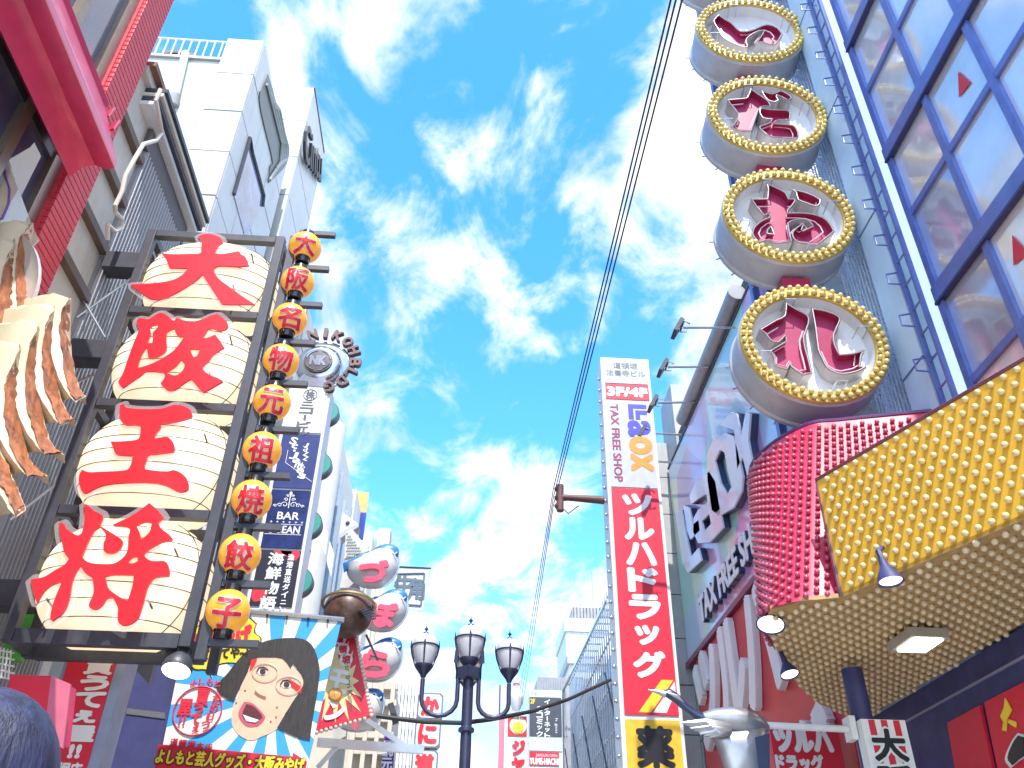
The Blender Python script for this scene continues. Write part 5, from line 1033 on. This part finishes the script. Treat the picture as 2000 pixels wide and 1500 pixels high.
# insulator bracket
ip = YP(1092, 972, VY+.2)
ib_ = thing('insulator_bracket', 'rust brown bracket arm with three insulators on the tall sign', 'bracket', YP(1180, 975, VY+.2))
RUST = mat('rust_brown', (.15, .07, .06), .6, var=.2)
MB().tube([YP(1180, 977, VY+.2), YP(1110, 972, VY+.2), ip], [.08, .06, .07], 10).build('arm', RUST, ib_, smooth=True); MB().tube([YP(1094, 948, VY+.2), YP(1094, 998, VY+.2)], .07, 10).build('crosshead', RUST, ib_, smooth=True)
wz = []
for v in (955, 972, 988):
    p = YP(1088, v, VY+.2); wz.append(p); MB().lathe(p+Vector((.08, 0, 0)), [(.03, 0), (.07, .03), (.03, .06), (.07, .09), (.02, .13)], 12, axis=(-1, 0, 0)).build('insulator', RUST, ib_, smooth=True)
MB().tube([YP(1090, 985, VY+.2), YP(1110, 1003, VY+.2), YP(1130, 988, VY+.2)], .012, 5).build('loop_cable', WIRE, ib_)
far = [(1008, 1395), (1013, 1395), (1018, 1395)]; near = [(1310, 0), (1320, 0), (1332, 0)]
for i in range(3):
    p = wz[i]-Vector((.07, 0, 0)); pn_, pf = YP(*near[i], 4.0), YP(*far[i], 40)
    single(MB().tube([pn_+(pn_-p)*1.5, pn_, p, pf, pf+(pf-p)*.6], .009, 6), 'power_line', WIRE, ['leftmost', 'middle', 'rightmost'][i]+' of the three thin black power lines crossing the sky', 'cable', 'power lines')
lampY = 10.0
single(MB().tube([YP(735, 1398, 10), YP(780, 1404, 10), YP(830, 1410, 10), YP(905, 1412, 10.0), YP(960, 1405, 10.6), YP(1040, 1389, 11.7), YP(1110, 1366, 12.8), YP(1192, 1328, 13.95)], .026, 8), 'bundled_cable', WIRE, 'thick black bundled cable sagging across the street past the lamp post', 'cable', smooth=True)

# ---- crane figure
CY = 7.0
cr = thing('crane_figure', 'silver flying crane figure on a steel bar in front of the red billboard', 'sculpture', YP(1430, 1410, CY))
SILV = mat('silver_paint', (.42, .42, .45), .34, metal=.75, var=.15, grime=.15); CNK = mat('crane_navy', (.02, .03, .09), .3, coat=.4)
MB().tube([YP(1266, 1347, CY), YP(1285, 1351, CY), YP(1300, 1356, CY)], [.004, .018, .03], 10).build('beak', SILV, cr, smooth=True)
MB().tube([YP(1295, 1353, CY), YP(1306, 1354, CY), YP(1318, 1362, CY), YP(1340, 1382, CY), YP(1362, 1398, CY), YP(1385, 1408, CY)], [.02, .04, .04, .032, .038, .05], 12).build('neck', CNK, cr, smooth=True)
MB().tube([YP(1302, 1352, CY-.03), YP(1322, 1360, CY-.04), YP(1336, 1372, CY-.035)], [.006, .018, .004], 8).build('neck_patch', SILV, cr, smooth=True)
MB().tube([YP(1372, 1402, CY), YP(1395, 1403, CY), YP(1430, 1405, CY), YP(1465, 1410, CY), YP(1490, 1418, CY), YP(1502, 1425, CY)], [.04, .075, .10, .095, .06, .02], 16).build('body', SILV, cr, smooth=True)
for k in range(9):
    e = (1331+k*6+(k % 3)*2, 1412+k*3.6); MB().tube([YP(1425, 1420+k*1.2, CY-.1), YP((1425+e[0])/2, 1411+k*2.6, CY-.14), YP(*e, CY-.12)], [.03, .034, .008], 8).build('wing_feather', SILV, cr, smooth=True)
MB().dome(front(dens_loop([(1385, 1428), (1440, 1425), (1495, 1415), (1502, 1470), (1494, 1530), (1425, 1540), (1408, 1480)], 3), CY-.02), (0, -.07, 0), 6).build('far_wing', SILV, cr, smooth=True)
MB().plate([front([(1475, 1440), (1503, 1432), (1504, 1520), (1484, 1525)], CY-.09)], (0, .03, 0)).build('wing_tip', CNK, cr)
MB().tube([YP(1480, 1416, CY+.05), YP(1655, 1424, CY+.05)], .028, 8).build('mounting_bar', WHTM, cr, smooth=True)
q = YP(1655, 1424, CY+.05); box('mount_plate', WHTM, cr, q.x, q.x+.05, CY-.02, CY+.12, q.z-.09, q.z+.09)
sp2 = thing('navy_support_post', 'navy round post holding the crane figure at the shop corner', 'post', (q.x+.12, CY+.05, 0)); MB().tube([(q.x+.14, CY+.05, 0), (q.x+.14, CY+.05, ZB-.1)], .085, 16).build('shaft', NAVY, sp2, smooth=True); box('base', NAVY, sp2, q.x, q.x+.28, CY-.1, CY+.2, 0, .04)

# ================================================================== MIDDLE
# ---- street lamp
lp0 = YP(908, 1330, lampY); lxp = (YP(918, 1330, lampY).x+YP(904, 1500, lampY).x)/2
sl_ = thing('street_lamp', 'dark ornate street lamp with four globe lanterns in the middle of the street', 'street lamp', (lxp, lampY, 0))
IRON = mat('cast_iron', (.045, .05, .10), .4, metal=.3, var=.15, coat=.2); GLOBE = mat('frosted_globe', (.58, .57, .62), .3, var=.04, coat=.3)
zc_ = YP(910, 1325, lampY).z
MB().lathe((lxp, lampY, 0), [(.16, 0), (.16, .3), (.10, .4), (.07, .5), (.068, 2), (.062, zc_-.6), (.09, zc_-.585), (.09, zc_-.55), (.062, zc_-.53), (.06, zc_+.05)], 20).build('post', IRON, sl_, smooth=True)
MB().lathe((lxp, lampY, zc_-.02), [(.10, 0), (.15, .01), (.15, .14), (.10, .15)], 4).build('collar', IRON, sl_)
def globe(c, k=1.):
    gl = MB().lathe(c, [(.10*k, -.20*k), (.142*k, -.11*k), (.170*k, .0), (.177*k, .06*k), (.162*k, .13*k), (.115*k, .19*k), (.03*k, .22*k)], 24).build('globe', GLOBE, sl_, smooth=True)
    MB().lathe(c, [(.03*k, -.36*k), (.045*k, -.32*k), (.10*k, -.25*k), (.125*k, -.215*k), (.125*k, -.195*k), (.09*k, -.19*k)], 20).build('cup', IRON, gl, smooth=True)
    MB().lathe(c, [(.05*k, .205*k), (.04*k, .235*k), (.012*k, .245*k), (.012*k, .27*k), (.03*k, .285*k), (.008*k, .31*k), (.002*k, .36*k)], 14).build('finial', IRON, gl, smooth=True)
    MB().tube([c+Vector((.182*k*math.cos(q), .182*k*math.sin(q), .05*k)) for q in [j*PI/12 for j in range(25)]], .010*k, 6).build('hoop', IRON, gl, smooth=True)
    for j in range(4):
        q = -PI/2+j*PI/2; d = Vector((math.cos(q), math.sin(q), 0)); MB().tube([c+d*.12*k+Vector((0, 0, -.2*k)), c+d*.168*k+Vector((0, 0, -.06*k)), c+d*.185*k+Vector((0, 0, .05*k)), c+d*.186*k+Vector((0, 0, .13*k))], [.008*k, .012*k, .015*k, .004*k], 6).build('rib', IRON, gl, smooth=True)
gt = YP(918, 1256, lampY); gt.x = lxp; globe(gt, .95)
gl_ = YP(830, 1270, lampY); gr_ = YP(995, 1280, lampY)
for gp in (gl_, gr_):
    globe(gp, .88); s_ = 1 if gp.x > lxp else -1; dx_ = abs(gp.x-lxp)
    bot = zc_-.62; pts_ = [(gp.x, lampY, gp.z-.33), (gp.x, lampY, gp.z-.5)]
    r_ = (dx_-.12)/2
    for j in range(9): q = PI*j/8; pts_.append((gp.x-s_*(r_-r_*math.cos(q)), lampY, gp.z-.55-r_*.9*math.sin(q)))
    pts_.append((lxp+s_*.12, lampY, zc_+.0)); MB().tube(pts_, .026, 10).build('arm', IRON, sl_, smooth=True)
gb_ = YP(909, 1310, lampY+.5); gb_.x = lxp; globe(Vector((lxp, lampY+.55, gl_.z)), .88); globe(Vector((lxp, lampY-.0+.0, gt.z)), .01) if False else None
MB().tube([(lxp, lampY+.55, gl_.z-.33), (lxp, lampY+.5, gl_.z-.75), (lxp, lampY+.25, gl_.z-.85), (lxp, lampY+.1, zc_)], .026, 10).build('arm', IRON, sl_, smooth=True)
for s_ in (-1, 1): MB().tube([(lxp+s_*.15, lampY-.1, zc_+.15), (lxp+s_*.15, lampY-.1, zc_+.28), (lxp+s_*.15, lampY-.1, zc_+.36)], [.03, .02, .004], 8).build('spike', IRON, sl_, smooth=True)

# ---- far left: slatted building, crab signs, purple banner
sb_ = thing('slatted_white_building', 'far white building with vertical slats behind the street lamp', 'building', (-2.5, 31, 0))
x0_, x1_ = YP(765, 1335, 30).x, YP(822, 1335, 30).x; zs = YP(800, 1335, 30).z
box('wall', mat('slat_back', (.55, .57, .60), .7), sb_, x0_-4, x1_, 30.1, 36, 0, zs-.05)
for k in range(9): xx = x0_-.1+(x1_-x0_)*k/8.5; box('slat', WHTM, sb_, xx, xx+.09, 29.9, 30.09, 2, zs)
for k in range(12): box('floor_band', GREYW, sb_, x0_-.2, x1_-.05, 29.97, 30.08, zs-.4-k*.55, zs-.34-k*.55)
ft = thing('cream_scaffold_building', 'cream building with exposed beams behind the lowest fish sign', 'building', (-2.6, 22, 0))
xa2, xb2 = YP(700, 1350, 21).x, YP(768, 1350, 21).x; box('wall', CREAM, ft, xa2-2, xb2, 21.2, 24, 0, YP(740, 1325, 21).z)
for k in range(5): zq = YP(740, 1345+k*32, 21).z; box('beam', CREAM, ft, xa2, xb2+.1, 21.0, 21.19, zq, zq+.14)
for k in range(4): xx = xa2+(xb2-xa2)*k/3; box('beam', CREAM, ft, xx-.05, xx+.05, 20.9, 20.99, 0, YP(740, 1320, 21).z)
q0, q1 = YP(757, 1375, 20), YP(772, 1410, 20); MB().plate([[q0, q0+Vector((.12, 0, .05)), q1+Vector((.08, 0, 0)), q1+Vector((-.05, 0, -.05))]], (0, .1, 0)).build('dark_hatch', DKF, ft)
for (a, b), ch, lab in zip([(840, 1379), (835, 1434), (829, 1492)], 'かに道', ['top', 'middle', 'bottom']):
    c = YP(a, b, 25); o = thing('octagonal_sign', f'{lab} white octagonal box sign with red {ch} in the far stack', 'sign', c, 'stacked octagonal signs')
    oc = [(-.36, -.28), (-.28, -.36), (.28, -.36), (.36, -.28), (.36, .28), (.28, .36), (-.28, .36), (-.36, .28)]
    MB().plate([[c+Vector((x, 0, z)) for x, z in oc]], (0, .3, 0)).build('case', mat('slate_case', (.16, .19, .22), .4), o); MB().plate([[c+Vector((x*.88, -.012, z*.88)) for x, z in oc]], (0, .01, 0)).build('face', WHT, o)
    t = MB(); letters(t, ch, c+Vector((0, -.03, 0)), XR, UPZ, .46, .46, .012, .035); t.build('character', RED, o)
    if lab == 'top': single(MB().box(c.x-.05, c.x+.05, 25.31, 25.4, 0, c.z+.2), 'sign_stack_pole', DKF, 'thin dark pole behind the stacked octagonal signs', 'post')
pb = thing('purple_banner', 'purple banner with white characters left of the octagonal signs', 'banner', YP(755, 1500, 20.5))
flat('cloth', mat('purple_cloth', (.14, .03, .32), .7), pb, [(750, 1438), (772, 1436), (766, 1530), (744, 1530)], 20.5, 0, .01)
t = MB(); letters(t, '回転', YP(759, 1452, 20.48), XR, UPZ, .2, .12, 0, .005); letters(t, '廻る', YP(757, 1470, 20.48), XR, UPZ, .24, .16, 0, .008); letters(t, '元', YP(755, 1492, 20.48), XR, UPZ, .24, .24, 0, .010); t.build('lettering', WHT, pb)
gm = thing('grey_steel_boom', 'grey steel beams projecting right below the lowest fish sign', 'sign frame', YP(700, 1450, 13))
MB().bar(YP(620, 1450, 13), YP(828, 1464, 13), .07, .12).build('beam', STEEL, gm); MB().bar(YP(700, 1395, 13), YP(792, 1458, 13), .05, .07).build('strut', STEEL, gm); MB().bar(YP(620, 1500, 13), YP(660, 1455, 13), .05, .06).build('strut', STEEL, gm)
# ---- far right: bowling pin, karaoke sign, floor guide, buildings
pq_ = YP(1008, 1388, 35)
bp_ = thing('bowling_pin', 'giant white bowling pin with red stripes above the far karaoke sign', 'sculpture', pq_)
ph = YP(1008, 1320, 35).z-pq_.z
pinp = [(.16, 0), (.22, .12), (.30, .32), (.30, .42), (.22, .56), (.13, .68), (.12, .76), (.16, .86), (.15, .94), (.08, .99), (.01, 1.0)]
MB().lathe(pq_, [(r_, z*ph) for r_, z in cat2(pinp, 3) ], 20).build('pin', mat('pin_white', (.78, .75, .76), .25, coat=.5), bp_, smooth=True)
for z in (.66, .73): MB().lathe(pq_+Vector((0, 0, ph*z)), [(.136, 0), (.136, .05)], 20).build('stripe', REDP, bp_, smooth=True)
jk = thing('karaoke_sign', 'far white and red vertical sign with a round yellow emblem and ジャ', 'sign', YP(1008, 1500, 35))
a_, b_ = YP(991, 1397, 35), YP(1030, 1397, 35); box('board', WHT, jk, a_.x, b_.x, 35, 35.4, 2, a_.z)
box('red_panel', RED, jk, a_.x+.02, b_.x-.02, 34.97, 34.99, YP(1008, 1438, 35).z, a_.z-.02)
MB().lathe(YP(1012, 1417, 34.96), [(.34, 0), (.33, .01)], 24, axis=(0, -1, 0)).build('emblem', mat('cream_print', (.8, .72, .55), .5), jk); MB().lathe(YP(1012, 1421, 34.94), [(.22, 0), (.21, .01)], 20, axis=(0, -1, 0)).build('emblem_centre', YELP, jk)
t = MB(); letters(t, 'KARAOKE ROOM', YP(1012, 1402, 34.94), XR, UPZ, .6, .1, 0, .004); t.build('lettering', BLK, jk)
t = MB(); letters(t, 'ジ', YP(1013, 1460, 34.96), XR, UPZ, .46, .5, 0, .035); letters(t, 'ャ', YP(1012, 1493, 34.96), XR, UPZ, .46, .46, 0, .035); t.build('lettering', RED, jk)
pk = thing('pink_far_sign', 'narrow pink far sign left of the karaoke sign', 'sign', YP(980, 1500, 37)); a_, b_ = YP(975, 1403, 37), YP(986, 1403, 37); box('board', mat('pink_print', (.68, .22, .28), .5), pk, a_.x, b_.x, 37, 37.3, 2, a_.z); box('mast', DKF, pk, a_.x-.02, a_.x+.04, 37.1, 37.15, a_.z, a_.z+1.4)
fg = thing('floor_guide_sign', 'far dark floor guide sign with インターネット・コミック characters', 'sign', YP(1064, 1500, 32))
a_, b_ = YP(1033, 1348, 32), YP(1097, 1348, 32); zq = [YP(1065, v, 32).z for v in (1348, 1363, 1440, 1468, 1497)]
box('casing', WHTM, fg, a_.x, b_.x, 32, 32.4, 1, zq[0]); p1 = box('panel', WHT, fg, a_.x+.02, b_.x-.02, 31.97, 31.99, zq[1]+.02, zq[0]-.02)
p2 = box('panel', mat('charcoal_board', (.07, .075, .09), .4), fg, a_.x+.02, b_.x-.02, 31.97, 31.99, zq[2]+.02, zq[1]-.01); p3 = box('panel', mat('pale_sky_panel', (.62, .70, .78), .15, coat=.6), fg, a_.x+.02, b_.x-.02, 31.97, 31.99, zq[3]+.02, zq[2]-.01); p4 = box('panel', REDP, fg, a_.x+.02, b_.x-.14, 31.97, 31.99, zq[4]+.02, zq[3]-.02)
cxg = (a_.x+b_.x)/2; t = MB(); letters(t, '中座くいだおれビル', (cxg, 31.965, (zq[0]+zq[1])/2), XR, UPZ, 1.05, .15); t.build('lettering', GREYP, p1)
t = MB(); vletters(t, 'インターネット', (cxg+.06, 31.965, zq[1]-.05), .2, .195, bold=.008); vletters(t, '・コミック', (cxg-.22, 31.965, zq[1]-.3), .22, .215, bold=.008); letters(t, 'h guu', (b_.x-.22, 31.965, zq[2]+.4), (0, 0, -1), (1, 0, 0), .5, .12); t.build('lettering', WHT, p2)
t = MB(); letters(t, '2F', (a_.x+.14, 31.965, zq[1]-.14), XR, UPZ, .16, .16, 0, .008); t.build('lettering', YELP, p2)
t = MB(); letters(t, 'YUME-HACHI', (cxg-.06, 31.965, zq[4]+.16), XR, UPZ, 1.02, .2, 0, .014); letters(t, '24HOURS OPEN', (cxg+.02, 31.965, zq[3]-.13), XR, UPZ, .76, .1); t.build('lettering', WHT, p4)
mb_ = thing('grey_metal_clad_building', 'far building with ribbed grey metal top behind the floor guide', 'building', (4.5, 34, 0))
a_, b_ = YP(1050, 1322, 33.5), YP(1105, 1322, 33.5); box('wall', CORR, mb_, a_.x, b_.x+1, 33.5, 38, 0, a_.z)
for k in range(13): xx = a_.x+(b_.x-a_.x)*k/12; box('rib', PIPE, mb_, xx-.02, xx+.02, 33.46, 33.495, 9, a_.z)
tb_ = thing('rooftop_tower_building', 'far pale tower with grey ribbed cap and rooftop tank', 'building', (6.3, 41, 0))
a_, b_ = YP(1105, 1210, 40), YP(1180, 1210, 40); box('shaft', mat('tower_white', (.66, .67, .66), .6, grime=.2), tb_, a_.x, b_.x+.6, 40, 44, 0, a_.z-.6); box('band', mat('pale_blue_panel', (.62, .66, .70), .4, grime=.2), tb_, a_.x-.08, b_.x+.7, 39.9, 44, a_.z-.59, a_.z+.05); c_ = YP(1118, 1184, 40); box('cap', CORR, tb_, c_.x, b_.x+.5, 40.1, 43, a_.z+.06, c_.z)
for k in range(10): box('cap_rib', DKF, tb_, c_.x+.05+k*.16, c_.x+.08+k*.16, 40.06, 40.09, a_.z+.07, c_.z-.02)
MB().lathe((c_.x+.75, 40.8, c_.z+.01), [(.28, 0), (.28, .35), (.30, .36), (.2, .45), (.02, .47)], 18).build('tank', WHTM, tb_, smooth=True); MB().tube([(c_.x+1.1, 40.5, c_.z), (c_.x+1.1, 40.5, c_.z+2.2)], .02, 5).build('antenna', STEEL, tb_)
wt = thing('pale_stepped_building', 'pale building with a flat dark roof edge below the far tower', 'building', (5, 37, 0)); a_, b_ = YP(1112, 1298, 36), YP(1160, 1298, 36); box('wall', WHTM, wt, a_.x, b_.x+3, 36, 39, 0, a_.z); box('roof_edge', GREYW, wt, a_.x-.1, b_.x+3, 35.8, 39, a_.z+.001, a_.z+.35)
# cage of steel bars on the far building
cg = thing('steel_lattice_screen', 'tall screen of thin steel bars left of the tall vertical sign', 'screen', (3.9, 26, 0))
CX = 4.0; yA_, yB_ = 17.6, 31.5
bw = thing('building_behind_screen', 'pale glass building behind the steel lattice screen', 'building', (6, 25, 0)); box('wall', mat('pale_glass_wall', (.55, .62, .68), .15, var=.25, scale=.8, coat=.5), bw, CX+.5, CX+5, 17.6, 31.5, 0, 9.6)
for k in range(5): box('floor_edge', WHTM, bw, CX+.42, CX+.499, 17.6, 31.5, 1.8*k+1.2, 1.8*k+1.45)
zt_ = XP(1175, 1178, CX).z
LAT = mat('pale_steel', (.55, .57, .60), .35, metal=.5)
for k in range(38):
    y = yA_+(yB_-yA_)*k/37; MB().tube([(CX, y, 1), (CX, y, zt_)], .022, 5).build('bar', LAT, cg)
for k in range(8): MB().tube([(CX+.03, yA_, 2+k*1.2), (CX+.03, yB_, 2+k*1.2)], .025, 5).build('cross_bar', LAT, cg)
for k in range(5): MB().tube([(CX-.03, yA_+k*2.4, 1.5), (CX-.03, yA_+k*2.4+6, min(zt_, 8.5))], .025, 5).build('diagonal', DKF, cg)
for s_ in (0, .5):
    MB().tube([XP(1182, 1178, CX+s_), XP(1100, 1350, CX+s_)], .05, 6).build('stair_rail', STEEL, cg)
for k in range(14):
    u, v = 1182-82*k/13, 1178+172*k/13; MB().tube([XP(u, v, CX), XP(u, v, CX)+Vector((.5, 0, 0))], .03, 5).build('stair_tread', DKF, cg)
